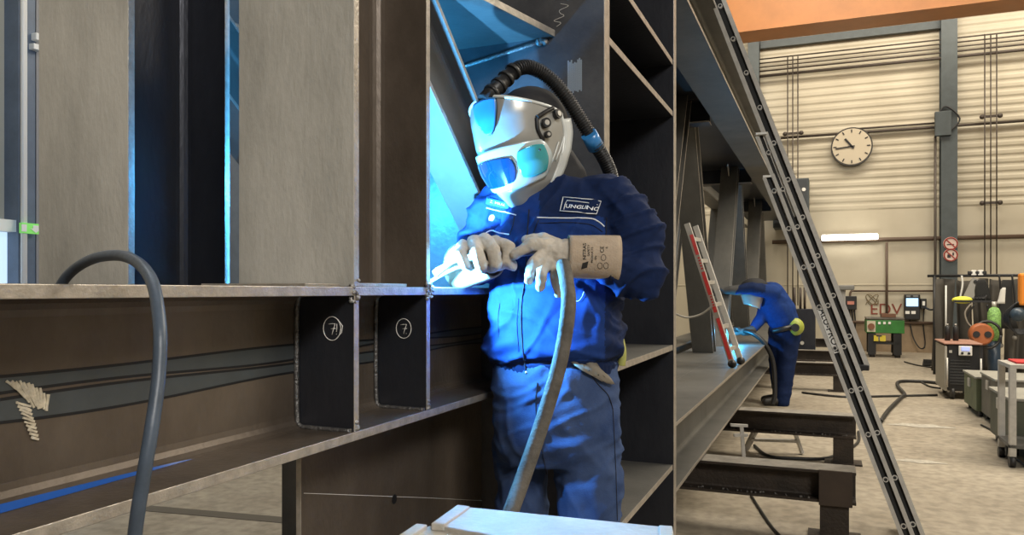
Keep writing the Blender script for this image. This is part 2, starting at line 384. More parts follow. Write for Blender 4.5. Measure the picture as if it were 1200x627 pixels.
# stiffeners in the chord with chalk marks and welds
for i, ys in enumerate((Y1, Y2)):
    for xc in (XC, -1.65):
        mb = MB(); x0, x1, z0, z1, r = xc+.006, xc+.15, ZB+.019, ZT-.019, .03
        poly = [(x1, ys, z0), (x1, ys, z1), (x0+r, ys, z1)]+[(x0+r-r*sin(a), ys, z1-r+r*cos(a)-.0) for a in (0.4, .8, 1.2, pi/2)]+[(x0, ys, z0+r)]+[(x0+r-r*cos(a), ys, z0+r-r*sin(a)) for a in (.4, .8, 1.2, pi/2)]
        mb.prism(poly, (0, .019, 0), 0, 1)
        st = part(mb, 'stiffener', [STEELD, EDGE])
        if xc != XC: continue
        MB().tube(smooth_path([(x0+.012, ys-.005, z1-.0), (x0+.005, ys-.005, z1-.025), (x0+.004, ys-.006, (z0+z1)/2), (x0+.005, ys-.005, z0+.03), (x0+.012, ys-.005, z0+.006), (x0+.045, ys-.005, z0+.003), (x1-.004, ys-.004, z0+.002)]), .0055, 8).build('weld_bead', mat('dull_weld', (.16, .155, .15), .4, .7, var=.4, vscale=70, bump=.5, bscale=180), st)
        c = WY((389, 473)[i], (385, 385)[i], ys-.001)
        rr = (.0215, .021)[i]
        ringp = [c+V((rr*cos(a)*(1.0 if i else 1.), 0, rr*sin(a)*1.15)) for a in [k*2*pi/28 for k in range(29)]]
        MB().tube(ringp, .0009, 5).build('chalk_circle', CHALK, st)
        def ink(P, nm='chalk_number'): MB().tube([c+V((x*.001, 0, z*.001)) for x, z in P], .0008, 5).build(nm, CHALK, st)
        ink([(-9, 9), (-1, 10), (8, 10), (5, 2), (2, -6), (0, -13)]); ink([(-3, -1), (3, 0), (9, 0)])
        if i: ink([(7, -12), (8, -12.6)])
        else: ink([(12, 10), (12, 0), (11, -7)]); ink([(11, -11), (11, -12)]); ink([(14, 20), (26, 6), (24, -8), (10, -21)], 'chalk_stroke')
# columns (flanges face along the chord)
def hcol(xc, y0, y1, z0, z1, mats):
    return ibeam((xc, (y0+y1)/2, z0), (xc, (y0+y1)/2, z1), (0, 1, 0), y1-y0, .30, .011, .019, .027)
SML = [STEELL, EDGE]
def column_part(xc, yo=0.):
    mb = hcol(xc, Y1+yo, Y2+yo+.019, ZT, 3.4, None)
    me = mb.mesh('column')
    o = bpy.data.objects.new('column', me); COL.objects.link(o); attach(o, G)
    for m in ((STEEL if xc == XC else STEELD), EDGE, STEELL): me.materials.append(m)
    for p in me.polygons:
        if p.normal.y < -.9 and p.center.y < Y1+yo+.001: p.material_index = 2  # camera-side flange face coloured paler for the hall light on it
    md = o.modifiers.new('bevel', 'BEVEL'); md.width = .0015; md.segments = 2
    return o
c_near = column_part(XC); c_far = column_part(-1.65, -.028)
c_near['label'] = 'near column, flange face coloured pale as if lit'; c_far['label'] = 'rear column, flange face coloured pale as if lit'
# end plate and far plate of the deep section, back plate, shelves
part(MB().plate((-1.85, YP1, -.0+.25), (XQ, YP1+.062, 3.4)), 'cross_plate', [mat('arc_tinted_cross_plate', (.06, .062, .07), .4, .35, vscale=4, col2=(.13, .13, .135), bump=.12, bscale=60), EDGE], label='near thick cross plate')  # blue tint of the arc light put into the plate colour
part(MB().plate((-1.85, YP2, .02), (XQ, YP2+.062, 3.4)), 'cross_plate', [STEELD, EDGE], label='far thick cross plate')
part(MB().plate((-1.06, YP1+.062, .02), (-1.045, YP2, 3.4)), 'web_plate', [STEELD, EDGE])
for zz, lab in ((2.31, 'top shelf stiffener'), (2.08, 'second shelf stiffener'), (1.035, 'middle shelf stiffener'), (.50, 'bottom shelf stiffener')):
    o = part(MB().plate((-1.045, YP1+.062, zz), (XQ-.004, YP2, zz+.024), 0, 1), 'shelf_stiffener', [STEELM if zz < 1.5 else STEELD, EDGE], label=lab)  # upper shelves in the darker steel, shade of their undersides as colour
part(MB().span((-1.04, YP2-.5, .524), (-.80, YP2-.48, .70)).span((-1.04, YP1+.1, .524), (-1.02, YP2-.5, .72)), 'rib_plate', [STEEL, EDGE])
# haunch web below chord, with its hole shown as a dark plug ring
hp = part(MB().plate((-1.057, 1.355, .15), (-1.043, YP1, ZB)), 'haunch_plate', [STEEL, EDGE], label='brown haunch plate under the chord')
hc = WX(462, 585, -1.0425)
MB().cyl(hc, hc+V((.0006, 0, 0)), .0125, 24).build('bolt_hole', BLACK, hp)
a, b = WX(356, 578, -1.0425), WX(588, 588, -1.0425)
MB().tube([a, (a+b)/2+V((0, 0, .002)), b], .0006, 4).build('scribed_line', CHALK, hp)
# horizontal haunch plate high up
part(MB().prism([(-.79, YP1, 2.10), (-1.32, YP1, 2.10), (-1.2, Y2+.02, 2.10), (-.93, Y2+.02, 2.10)], (0, 0, .022), 0, 1), 'gusset_plate', [STEELM, EDGE])
mbw = MB()
for k in range(0):
    mbw.ball((-.82-.03*rnd.random(), YP1-.008, 2.085+.05*rnd.random()), .007+.006*rnd.random(), 4)
for xs, zs, nn in ((-.83, 2.105, 16), (-1.14, 2.05, 8)):
    mbw = MB()
    for k in range(nn): mbw.ball((xs+rnd.uniform(-.016, .016), YP1-.006, zs+rnd.uniform(-.02, .02)), rnd.uniform(.007, .012), 4)
    mbw.build('weld_splatter', WELD, G)
MB().cyl((-1.16, YP1-.006, 2.03), (-.84, YP1-.006, 2.088), .006, 8).build('weld_seam', WELD, G)
# light scraped marks on cross plate
mb = MB()
for k in range(9):
    x = WY(665+k*1.9, 0, YP1-.001).x; mb.span((x, YP1-.0012, WY(670, 108+rnd.uniform(-3, 3), YP1).z), (x+.0045, YP1-.0002, WY(670, 72+rnd.uniform(-3, 3), YP1).z))
mb.build('scraped_marks', mat('bare_scraped_steel', (.3, .35, .4), .5, .3), G)
mb = MB()
c0 = WY(652, 20, YP1-.001); mb.tube(smooth_path([c0+V((.016*sin(k*2.4)+.004*k, 0, -.03+.010*k)) for k in range(8)]), .0006, 5)
mb.build('chalk_scribble', CHALK, G)
# knee brace
bd = part(ibeam((-1.0, Y2+.02, 2.02), (-1.0, YP1, 1.52), V((0, .5, .64)).normalized(), .215, .12, .009, .015, .018, cut=(1, Y2+.019, YP1)), 'diagonal_brace', [STEELM, EDGE])
part(MB().plate((-2.26, 2.2, 2.40), (-2.24, 3.1, 3.4)), 'gusset_plate', [STEELM, EDGE])
part(ibeam((-2.25, 2.0, 2.48), (-2.25, 3.3, 1.5), V((0, .6, .8)).normalized(), .26, .20, .009, .015, .018), 'diagonal_brace', [STEELM, EDGE], label='brace of the rear frame seen through the gap')
# weld spatter where the near column foot meets the chord
for yy in (Y2+.010, Y1+.010):
    mbw = MB()
    for k in range(40 if yy > 1.5 else 18): mbw.ball((XF+.002+rnd.uniform(-.01, .004), yy+rnd.uniform(-.014, .022), ZT-.010+rnd.uniform(-.022, .026)), rnd.uniform(.003, .006), 4)
    mbw.build('weld_bead', WELD, G)
    mbw = MB()
    for k in range(12): mbw.ball((XF-.001, yy+rnd.uniform(-.005, .005), ZB+.022+.02*rnd.random()), rnd.uniform(.003, .006), 4)
    mbw.build('weld_bead', WELD, G)
# back girder: lower chords, upper chords, deck, lattice
zt2, zb2 = .704, .384
for xc in (XQ-.15, -1.65+.0):
    part(ibeam((xc, YP2+.062, (zt2+zb2)/2), (xc, 17.6, (zt2+zb2)/2), (0, 0, 1), zt2-zb2, .30, .011, .019, .027), 'lower_chord', [STEELM, EDGE])
for xc in (-.735, -1.68):
    part(ibeam((xc, YP2+.062, 2.86), (xc, 17.6, 2.86), (0, 0, 1), .34, .24, .011, .019, .02), 'upper_chord', [STEELM, EDGE])
part(MB().plate((-1.30, YP2+.062, zt2-.02), (-.93, 17.6, zt2)), 'cover_plate', [STEELM, EDGE])
part(MB().plate((-1.56, YP2+.062, 2.83), (-.74, 17.6, 2.85)), 'deck_plate', [STEELD, EDGE])
nodes = (6.3, 10.0, 13.7)
for Yn in nodes:
    for xc in (-1.10, -1.72):
        for sg in (-1, 1):
            a = V((xc, Yn+sg*1.36, zt2)); b = V((xc, Yn+sg*.13, 2.83))
            part(ibeam(a, b, (0, 1, 0), .20, .20, .010, .016, .015, cut=(2, zt2, 2.83)), 'lattice_diagonal', [STEELM, EDGE])
        part(MB().prism([(xc-.008, Yn-.42, 2.83), (xc-.008, Yn+.42, 2.83), (xc-.008, Yn+.2, 2.60), (xc-.008, Yn-.2, 2.60)], (.016, 0, 0), 0, 1), 'node_gusset', [STEELD, EDGE])
    part(ibeam((-1.6, Yn, 2.74), (-.86, Yn, 2.74), (0, 0, 1), .2, .16, .01, .012, .01), 'cross_member', [STEELD, EDGE])
# stack of offcut strips lying on chord behind near column foot
tag(MB().span((-1.19, 1.22, ZT), (-.93, 1.335, ZT+.006)).build('steel_offcut', [EDGE], None, .001), 'flat bright steel offcut lying on the flange at the near column foot', 'steel offcut')
tag(MB().span((-1.02, Y1+.03, ZT), (-.92, Y2-.06, ZT+.008)).build('steel_offcut', [EDGE], None, .001), 'short steel strip lying on the flange between the column flanges', 'steel offcut')
# ================================================================== TRESTLES under the girder
TM = [mat('rusty_black_steel', (.022, .017, .013), .6, .3, vscale=8, col2=(.05, .036, .026), bump=.4, bscale=60), mat('pale_top', (.25, .23, .2), .6, .2, var=.3, vscale=12)]
def trestle(Yf, Xr, label, post_x, wide=.13, xl=-2.0, cap=False):
    t = thing('support_trestle', (post_x, Yf+.09, 0), label, 'trestle', None)
    mb = ibeam((xl, Yf+.09, .285), (Xr, Yf+.09, .285), (0, 0, 1), .168, .18, .012, .014, .012)
    me = mb.mesh('cross_beam'); o = bpy.data.objects.new('cross_beam', me); COL.objects.link(o); attach(o, t)
    for m in TM: me.materials.append(m)
    for p in me.polygons: p.material_index = 1 if p.normal.z > .9 and p.center.z > .36 else 0  # upward top faces get the paler material
    ibeam((post_x, Yf+.09, 0), (post_x, Yf+.09, .201), (0, 1, 0), .14, wide, .012, .012, .01).build('post', TM[:1]*2, t)
    ibeam((-1.4, Yf+.09, 0), (-1.4, Yf+.09, .201), (0, 1, 0), .14, wide, .012, .012, .01).build('post', TM[:1]*2, t)
    MB().span((post_x-.13, Yf+.0, 0), (post_x+.13, Yf+.18, .012)).build('foot_plate', TM[0], t)
    if cap: MB().span((post_x-.075, Yf-.012, .19), (post_x+.085, Yf+.003, .372)).build('splice_plate', mat('brown_plate', (.05, .035, .025), .6, .3, var=.2), t, .002)
    mb = MB()
    for k in range(40): mb.ball((Xr-.05-rnd.random()*1.0, Yf+.01+rnd.random()*.03, .217), rnd.uniform(.003, .009), 3)
    mb.build('spatter', mat('slag_crumbs', (.12, .11, .10), .6, .4, var=.4, vscale=60), t)['kind'] = 'stuff'
    return t
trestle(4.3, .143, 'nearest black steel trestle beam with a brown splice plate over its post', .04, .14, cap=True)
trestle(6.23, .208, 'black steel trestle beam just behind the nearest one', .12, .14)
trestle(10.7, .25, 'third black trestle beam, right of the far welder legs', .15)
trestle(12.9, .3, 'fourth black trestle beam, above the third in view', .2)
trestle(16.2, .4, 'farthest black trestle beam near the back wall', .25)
# clamp and step between the trestles
c0 = WZ(868, 541, 0.0); cl = thing('bar_clamp', (-.35, 5.0, 0), 'upright steel bar clamp on the edge of the lower flange', 'clamp')
q = W(869, 500, 4.75); q2 = W(872, 541, 4.75)
MB().bar(q, q2, .022, .01, CF).build('clamp_bar', ALU, cl); MB().bar(W(856, 498, 4.75), W(876, 499, 4.75), .02, .016).build('fixed_jaw', ALU, cl)
MB().bar(W(860, 510, 4.75), W(876, 510, 4.75), .02, .018).build('sliding_jaw', ALU, cl)
st_ = thing('folding_step', WZ(905, 530, 0), 'low aluminium step lying on the floor behind the nearest trestle', 'step')
P = [WZ(874, 527, .01), WZ(940, 531, .01), WZ(930, 503, .2), WZ(886, 503, .2)]
for k, (i, j) in enumerate(((0, 3), (1, 2))): MB().bar(P[i], P[j], .05, .02).build('side_rail', ALU, st_)
MB().bar(P[3], P[2], .05, .02).build('tread', ALU, st_); MB().bar((P[0]+P[3])/2, (P[1]+P[2])/2, .05, .02).build('tread', ALU, st_)

a, b = WZ(150, 594, 0), WZ(380, 614, 0)
struct(MB().bar((a.x, a.y, .0), (b.x, b.y, .0), .10, .006).build('trim_7', mat('dark_floor_joint', (.10, .085, .065), .7)))
# ================================================================== LADDERS
# tall three section aluminium ladder, leaning over the upper chord
def lad_pt(px, py): 
    Y = 4.3+ (627-py)/627*.45
    r = ray(px, py); return CAM+r*(Y/r.y)
L = thing('extension_ladder', (.55, 4.2, 0), 'tall three-section aluminium ladder leaning on the upper chord at right', 'ladder')
A0, A1 = lad_pt(897, 207), lad_pt(1062.5, 627)       # strip line of section A, etc
def section(p_top, p_bot, mid, name, ins, rung_px, width=.034, d=0.0):
    a, b = p_top, p_bot; ax = (b-a).normalized(); nY = V((0, 1, 0)); nY = (nY-ax*nY.dot(ax)).normalized(); wv = ax.cross(nY).normalized()
    if wv.x < 0: wv = -wv
    sec = MB()
    for k, off in enumerate((0, .38)):
        o_ = nY*(off+ins); m = MB()
        hw = width
        # C profile: back web, two flanges; open toward the camera side
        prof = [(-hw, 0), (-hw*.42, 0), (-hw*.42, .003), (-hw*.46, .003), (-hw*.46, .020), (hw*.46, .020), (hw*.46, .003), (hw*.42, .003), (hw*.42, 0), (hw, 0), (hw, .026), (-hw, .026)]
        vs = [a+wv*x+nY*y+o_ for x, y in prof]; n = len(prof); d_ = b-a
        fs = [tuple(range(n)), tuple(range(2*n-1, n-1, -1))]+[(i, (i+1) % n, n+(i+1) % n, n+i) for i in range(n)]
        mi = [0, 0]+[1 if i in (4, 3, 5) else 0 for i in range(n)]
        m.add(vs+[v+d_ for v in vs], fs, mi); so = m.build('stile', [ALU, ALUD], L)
        if k == 0: stile0 = so
    for t in rung_px:
        p = a+(b-a)*t
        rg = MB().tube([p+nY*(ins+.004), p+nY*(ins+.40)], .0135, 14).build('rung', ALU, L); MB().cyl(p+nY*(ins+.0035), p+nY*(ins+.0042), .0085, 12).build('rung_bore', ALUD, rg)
    return wv, nY, stile0
ax_len = (lad_pt(1058, 614)-lad_pt(907.6, 224.5)).length
def rungs(top, bot, first_px, first_py, sp):
    t0 = (lad_pt(first_px, first_py)-top).length/(bot-top).length; L_ = (bot-top).length; out = []; t = t0
    while t > 0.01: t -= sp/L_
    t += sp/L_
    while t < .99: out.append(t); t += sp/L_
    return out
SP = (lad_pt(1018, 512)-lad_pt(998, 461)).length
def line(px0, py0, px1, py1, py): return px0+(px1-px0)*(py-py0)/(py1-py0)
aT = lad_pt(line(907.6, 224.5, 1058, 614, 207), 207); aB = lad_pt(line(907.6, 224.5, 1058, 614, 660), 660)
bT = lad_pt(line(917.3, 221.6, 1068, 610, 157), 157); bB = lad_pt(line(917.3, 221.6, 1068, 610, 655), 655)
cT = lad_pt(line(858.6, 43.7, 927.4, 218.7, -40), -40); cB = lad_pt(1010, 432)
wv, nY, stA = section(aT, aB, 0, 'A', -.02, rungs(aT, aB, 907.6, 224.5, SP))
section(bT, bB, 0, 'B', .0, rungs(bT, bB, 917.3, 221.6, SP), .036)
wv2, nY2, stC = section(cT, cB, 0, 'C', .02, rungs(cT, cB, 858.6, 43.7, SP), .042)
ft = lad_pt(1012, 431); MB().box(ft+V((0, .02, 0)), (.055, .05, .03)).build('rubber_foot', BLACK, L, .005)
for p in (aT, bT): MB().box(p+nY*-.0, (.06, .04, .012)).build('end_cap', WHITE, L)
# label on the lowest stile
pL = lad_pt(972.5, 387.5); axd = (aB-aT).normalized()
off = -(nY*.0235)
Lb = MB(); hl, hwid = .125, .021
pl = [pL+off+axd*s*hl+wv*t*hwid for s, t in ((-1, -1), (1, -1), (1, 1), (-1, 1))]
pl0 = [p for p in pl]; Lb.prism(pl0, nY*.0012, 0); lb = Lb.build('label_plate', WHITE, L)
text_obj('ALU-PRO 4', .050, lambda x, y: pL+off-nY*.0008+axd*x+wv*y, BLACK, 'lettering', lb, .0006)
# small white and red ladder standing on the lower chord
zt_ = zt2
f1, f2 = WZ(858, 431, zt_), WZ(868, 427, zt_)
t1 = W(805, 262, (f1-CAM).dot(CF)+.12); t2 = W(815, 265, (f2-CAM).dot(CF)+.25)
sl = thing('step_ladder', f1, 'small white ladder with red rail leaning on lattice diagonal', 'ladder')
WHL = mat('white_ladder_paint', (.62, .60, .56), .45, .1)
for k, (a, b) in enumerate(((f1, t1), (f2, t2))):
    MB().bar(a+V((0, 0, .03)), b, .045, .03, V((0, 1, 0)) if k == 0 else V((0, 1, 0))).build('rail', WHL, sl, .003)
    MB().ball(a+V((0, 0, .03)), (.035, .035, .032), 8).build('rubber_foot', BLACK, sl)
for k in range(6):
    t = .12+k*.155; MB().bar(f1.lerp(t1, t), f2.lerp(t2, t), .02, .03).build('rung', ALU, sl)
ax = (t1-f1).normalized(); off = -CF*.026
for (s0, s1) in ((.06, .34), (.38, .42), (.5, .66), (.78, .92)):
    MB().bar(f1.lerp(t1, s0)+off, f1.lerp(t1, s1)+off, .004, .026, CF.cross(ax)).build('red_stripe', RED, sl)
for s0, w_ in ((.45, 'LAYHER'), (.72, 'TOPIC')):
    pc = f1.lerp(t1, s0)+off*1.05; sd = CF.cross(ax)
    for q_ in range(5):
        pp = pc+ax*(q_-2)*.022; MB().bar(pp-sd*.008, pp+sd*.008, .012, .003, CF).build('red_mark', RED, sl)
# ================================================================== CABLES NEAR
cb = smooth_path([W(62, 352, 1.12), W(80, 322, 1.10), W(110, 303, 1.05), W(148, 301, .98), W(176, 325, .90), W(187, 380, .84), W(186, 440, .82), W(178, 500, .80), (W(168, 560, .79)), W(158, 627, .79), W(150, 720, .80), W(120, 900, .9)], 10)
tag(MB().tube(cb, .0072, 16).build('rubber_cable', RUBBER), 'thick blue-grey rubber cable looped over the flange at left', 'cable')

# ================================================================== FOREGROUND TABLE
WTM = [mat('pale_rusted_plate', (.38, .35, .30), .6, .15, vscale=9, col2=(.52, .49, .43), bump=.2, bscale=90), EDGE]
tz = .93
tb = thing('steel_work_stand', WZ(640, 640, tz), 'pale steel plate stand at bottom centre in front of the welder', 'work stand')
def slab(pxs, z, th, name, mats=WTM):
    P = [WZ(px, py, z) for px, py in pxs]
    return MB().prism([p for p in P], (0, 0, -th), 0, 0).build(name, mats, tb, .002)
slab([(539, 593), (787, 618), (800, 668), (505, 614)], tz, .02, 'top_plate')
slab([(503, 616), (520, 617), (760, 640), (760, 700), (470, 632)], tz-.008, .02, 'front_plate')
slab([(536, 591), (551, 593), (521, 614), (505, 613)], tz+.004, .012, 'edge_bar')
slab([(488, 613), (501, 614.5), (480, 628), (465, 628)], tz+.0, .012, 'edge_bar')
slab([(772, 615), (788, 616), (792, 640), (772, 640)], tz+.004, .012, 'edge_bar')
pc = WZ(640, 640, 0+tz)
for dx, dy in ((-.12, .02), (.16, .1), (.13, -.05)):
    MB().span((pc.x+dx-.02, pc.y+dy-.02, 0), (pc.x+dx+.02, pc.y+dy+.02, tz-.02)).build('leg', STEELM, tb)

# ================================================================== PEOPLE
KP = 1.08                                            # stature factor of the near welder
def Q(px, py, d): return W(px, py, d*KP)
def capsule(mb, a, b, ra, rb, n=14):
    mb.ball(a, ra, 8); mb.ball(b, rb, 8); mb.tube([a, b], [ra, rb], n)
def chain(mb, pts, rs, k=1.):
    for i in range(len(pts)-1): capsule(mb, pts[i], pts[i+1], rs[i]*k, rs[i+1]*k)
def ring(c, sx, sy, Sv, Fv, n=28, p=.85):
    out = []
    for k in range(n):
        a = 2*pi*k/n; ca, sa = cos(a), sin(a)
        out.append(c+Sv*(sx*abs(ca)**p*(1 if ca >= 0 else -1))+Fv*(sy*abs(sa)**p*(1 if sa >= 0 else -1)))
    return out
ab = R_(24); FB = (-CF*cos(ab)-CR*sin(ab)); SB = (CR*cos(ab)-CF*sin(ab))
TD = 2.015
def torso(mb, k=1.):
    rows = [(212, 656, .060, .06), (222, 658, .120, .080), (233, 660, .160, .100), (256, 657, .174, .122), (285, 655, .176, .134), (320, 654, .176, .142), (360, 652, .179, .146), (392, 651, .182, .150), (412, 651, .180, .150), (426, 650, .168, .142), (441, 650, .160, .136)]
    mb.loft([ring(Q(cx, y, TD-(.04 if y < 300 else .02)), hw*k*KP, hd*k*KP, SB, FB) for y, cx, hw, hd in rows])
shL, shR = Q(724, 243, 1.90), Q(582, 236, 2.02)       # image right and image left shoulder
elL, elR = Q(750, 324, 1.84), Q(553, 306, 2.06)
wrL, wrR = Q(672, 300, 1.80), Q(570, 303, 1.93)
def legs(mb, k=1.):
    mb.loft([ring(Q(cx, y, 1.98), hw*k*KP, hd*k*KP, SB, FB) for y, cx, hw, hd in ((424, 650, .155, .125), (450, 650, .162, .130), (490, 651, .165, .135), (520, 652, .165, .13), (540, 653, .150, .11))])
    chain(mb, [Q(688, 490, 1.94), Q(690, 560, 1.93), Q(692, 670, 1.90), Q(690, 770, 1.96), Q(688, 862, 2.00)], [.086*k, .085*k, .070*k, .062*k, .056*k], KP)
    chain(mb, [Q(612, 490, 2.02), Q(611, 560, 2.03), Q(612, 670, 2.03), Q(611, 765, 2.06), Q(611, 842, 2.09)], [.080*k, .072*k, .060*k, .056*k, .052*k], KP)
body = MB(); torso(body, .8); legs(body, .75)
chain(body, [shL, elL, wrL], [.045, .038, .028], KP); chain(body, [shR, elR, wrR], [.045, .036, .028], KP)
capsule(body, Q(652, 225, 2.0), Q(634, 185, 2.0), .055, .055)
body.ball(Q(624, 168, 2.0), (.072, .085, .095), 12)
P1 = mesh_obj(remeshed(body, .012, 3), 'person', [SKIN])
tag(P1, 'person in blue jacket, tan gauntlets and pale welding mask welding beside the near column', 'person')
jk = MB(); torso(jk)
chain(jk, [Q(702, 238, 1.93), shL, Q(748, 280, 1.86), elL], [.072, .068, .066, .060], KP)
chain(jk, [elL, Q(728, 314, 1.82), Q(704, 304, 1.80)], [.060, .052, .044], KP)
chain(jk, [Q(606, 232, 1.99), shR, Q(566, 270, 2.04), elR, Q(566, 312, 1.96)], [.066, .062, .056, .052, .046], KP)
capsule(jk, Q(658, 222, 2.03), Q(652, 206, 2.07), .072, .060)      # collar
def nz(p, s): return noise.noise(V((p.x*s[0], p.y*s[1], p.z*s[2])))
def ridge(x): return (1-abs(x)*2.2)
def crease(x): return max(0, 1-abs(x)*3.6)**1.6
armax = (elL-shL).normalized()
def jack_d(p, n):
    px, py = topix(p); v = 0.
    w = .35*nz(p, (6, 6, 6))
    a = p.z*11+p.dot(CR)*4.5+w*2.2
    v += .0095*ridge(noise.noise(V((a, p.x*3.2, p.y*3.2))))
    b_ = p.z*8-p.dot(CR)*9+w*2
    v += .0085*ridge(noise.noise(V((b_, 3+p.x*3, p.y*3))))-.004
    v += .0022*nz(p, (22, 22, 30))-.005
    c1 = p.z*15+p.dot(CR)*8+3*w; c2 = p.z*10-p.dot(CR)*15-3*w
    v += .0070*crease(noise.noise(V((c1, 9+p.x*4, p.y*4))))+.0065*crease(noise.noise(V((c2, p.x*4, 5+p.y*4))))-.004
    if px > 700 and py < 365:                        # sleeve: folds running round the arm, closer at the elbow
        t = (p-shL).dot(armax); g = min(1, max(0, (px-700)/25))
        v += g*.0050*crease(.42*sin(t*50+7*w+9*(p-shL).dot(CR)))*2-g*.002; v += g*.003*sin(t*62+3*w+5*(p-shL).dot(CR))*(.4+.6*min(1, max(0, (py-255)/50)))
    if px < 585 and py < 330: v += .004*sin((p.z)*95+6*p.dot(CR)*10*w)
    v += .008*math.exp(-((py-409-5*sin(px*.06))/8)**2)    # blouson bulge above the waistband
    if py > 427: v = -.004+.0008*sin(px*1.3)
    if 421 < py <= 427: v -= .004
    return v
jm = displaced(remeshed(jk, .0050, 8), jack_d)
def jack_m(c):
    px, py = topix(c)
    if py < 254 and px > 632: return 1
    if px > 709: return 1
    if py > 423: return 1
    return 0
J = mesh_obj(jm, 'work_jacket', [BLUEJ, NAVY], P1, jack_m); jb = bvh_of(jm)
def seam(pts, r, m, name, parent=J, b=jb, off=.0015, k=10):
    pp = smooth_path([V((x, y, 0)) for x, y in pts], k)
    return MB().tube([on_surface(b, q.x, q.y, off, TD*KP) for q in pp], r, 6).build(name, m, parent)
DKS = mat('dark_seam', (.006, .008, .02), .8)
seam([(570, 243), (582, 246), (594, 249), (605, 252)], .0017, PIPING, 'piping'); seam([(569, 273), (576, 270), (586, 273), (597, 275)], .0017, PIPING, 'piping')
seam([(629, 255), (660, 256), (690, 256), (701, 260), (708, 266)], .0019, PIPING, 'piping')
seam([(632, 262), (660, 261), (690, 263), (706, 272)], .001, DKS, 'pocket_seam'); seam([(631, 258), (626, 272), (622, 286)], .0012, DKS, 'pocket_seam')
seam([(603, 254), (601, 265), (597, 276)], .0012, DKS, 'pocket_seam')
seam([(620, 246), (619, 262), (618, 280), (616, 320), (612, 350), (611, 380), (613, 410), (617, 438)], .0019, DKS, 'zipper')
seam([(608, 350), (606, 380), (608, 412)], .0007, DKS, 'stitching')
seam([(585, 395), (584, 372), (586, 355)], .0009, DKS, 'pocket_seam')
seam([(711, 255), (710, 280), (714, 300), (716, 328)], .0012, DKS, 'sleeve_seam')
seam([(664, 345), (676, 353), (682, 348), (684, 342)], .0007, PIPING, 'loose_thread', off=.004)
MB().ball(on_surface(jb, 617, 436, .003), .004, 6).build('zip_pull', ALU, J)
def patch(quad, nu, nv, m, name, b=jb, off=.002, parent=J):
    (x0, y0), (x1, y1), (x2, y2), (x3, y3) = quad
    def f(u, v):
        x = (x0*(1-u)+x1*u)*(1-v)+(x3*(1-u)+x2*u)*v; y = (y0*(1-u)+y1*u)*(1-v)+(y3*(1-u)+y2*u)*v
        return on_surface(b, x, y, off, TD*KP)
    return MB().grid(f, nu, nv).build(name, m, parent, 0, .0012)
BAD = [(660.5, 231.5), (704, 235.5), (698, 251), (656.5, 248.5)]
bd_ = patch(BAD, 16, 8, NAVY, 'chest_badge', off=.003)
def quadmap(quad, u, v):
    (x0, y0), (x1, y1), (x2, y2), (x3, y3) = quad
    return (x0*(1-u)+x1*u)*(1-v)+(x3*(1-u)+x2*u)*v, (y0*(1-u)+y1*u)*(1-v)+(y3*(1-u)+y2*u)*v
bl = [quadmap(BAD, u, v) for u, v in [(0, 0), (.25, 0), (.5, 0), (.75, 0), (1, 0), (1, .5), (1, 1), (.75, 1), (.5, 1), (.25, 1), (0, 1), (0, .5), (0, 0)]]
MB().tube([on_surface(jb, x, y, .0045) for x, y in bl], .0013, 6).build('badge_border', PIPING, bd_)
MB().tube([on_surface(jb, *quadmap(BAD, u, v), .005) for u, v in ((.10, .9), (.10, .55), (.13, .22), (.4, .22), (.7, .28), (.93, .3))], .0011, 6).build('badge_mark', PIPING, bd_)
text_obj('UNGLINC', .2, lambda x, y: on_surface(jb, *quadmap(BAD, .56+x*.98, .63-y*1.9), .0050), PIPING, 'lettering', bd_, .004)
NAM = [(571, 231), (598, 238), (596, 245), (570, 239)]
nb = patch(NAM, 10, 4, mat('blue_name_patch', (.02, .10, .35), .8), 'name_patch')
text_obj('Z. MLAL', .2, lambda x, y: on_surface(jb, *quadmap(NAM, .5+x*1.0, .5-y*2.6), .0036), PIPING, 'lettering', nb)
# trousers
tr = MB(); legs(tr)
def tr_d(p, n):
    px, py = topix(p); w = .4*nz(p, (5, 5, 5))
    v = .0065*ridge(noise.noise(V((p.z*9+p.dot(CR)*7*(1 if px > 640 else -1)+w*2.5, p.x*3, p.y*3))))+.0045*ridge(noise.noise(V((p.z*7-p.dot(CR)*12+w*3, 5+p.x*4, p.y*4))))+.002*nz(p, (18, 18, 30))-.005
    v += .0055*crease(noise.noise(V((p.z*14-p.dot(CR)*9+3*w, 7+p.x*4, p.y*4))))+.005*crease(noise.noise(V((p.z*9+p.dot(CR)*14-3*w, p.x*4, 2+p.y*4))))-.003
    if 455 < py < 575: v += .0016*sin(py*.30+px*.05+9*w)*ridge(nz(p, (6, 6, 6)))
    return v
tm = displaced(remeshed(tr, .0058, 7), tr_d)
T = mesh_obj(tm, 'work_trousers', [TROU], P1); tbv = bvh_of(tm)
seam([(640, 556), (638, 540), (634, 522), (630, 500), (628, 470), (630, 448)], .0013, DKS, 'fly_seam', T, tbv)
seam([(690, 436), (700, 450), (712, 463), (718, 480)], .0013, DKS, 'pocket_seam', T, tbv)
seam([(718, 480), (720, 520), (722, 570), (723, 610)], .0010, DKS, 'side_seam', T, tbv)
bt = patch([(668, 428), (692, 425), (716, 450), (702, 446)], 12, 6, mat('grey_leather_strap', (.16, .14, .11), .7, var=.2), 'belt_end', tbv, .012, P1)
for x, y in ((689, 433), (697, 439)):
    c = on_surface(tbv, x, y, .0135); MB().ball(c, .0018, 5).build('strap_hole', BLACK, bt)
YEL = mat('dull_yellow_strap', (.30, .30, .08), .7, var=.3)
MB().tube(smooth_path([Q(727, 392, 2.0), Q(730, 412, 1.97), Q(728, 428, 1.97)]), [.008+.004*(i/16) for i in range(17)], 10).build('yellow_strap', YEL, P1)
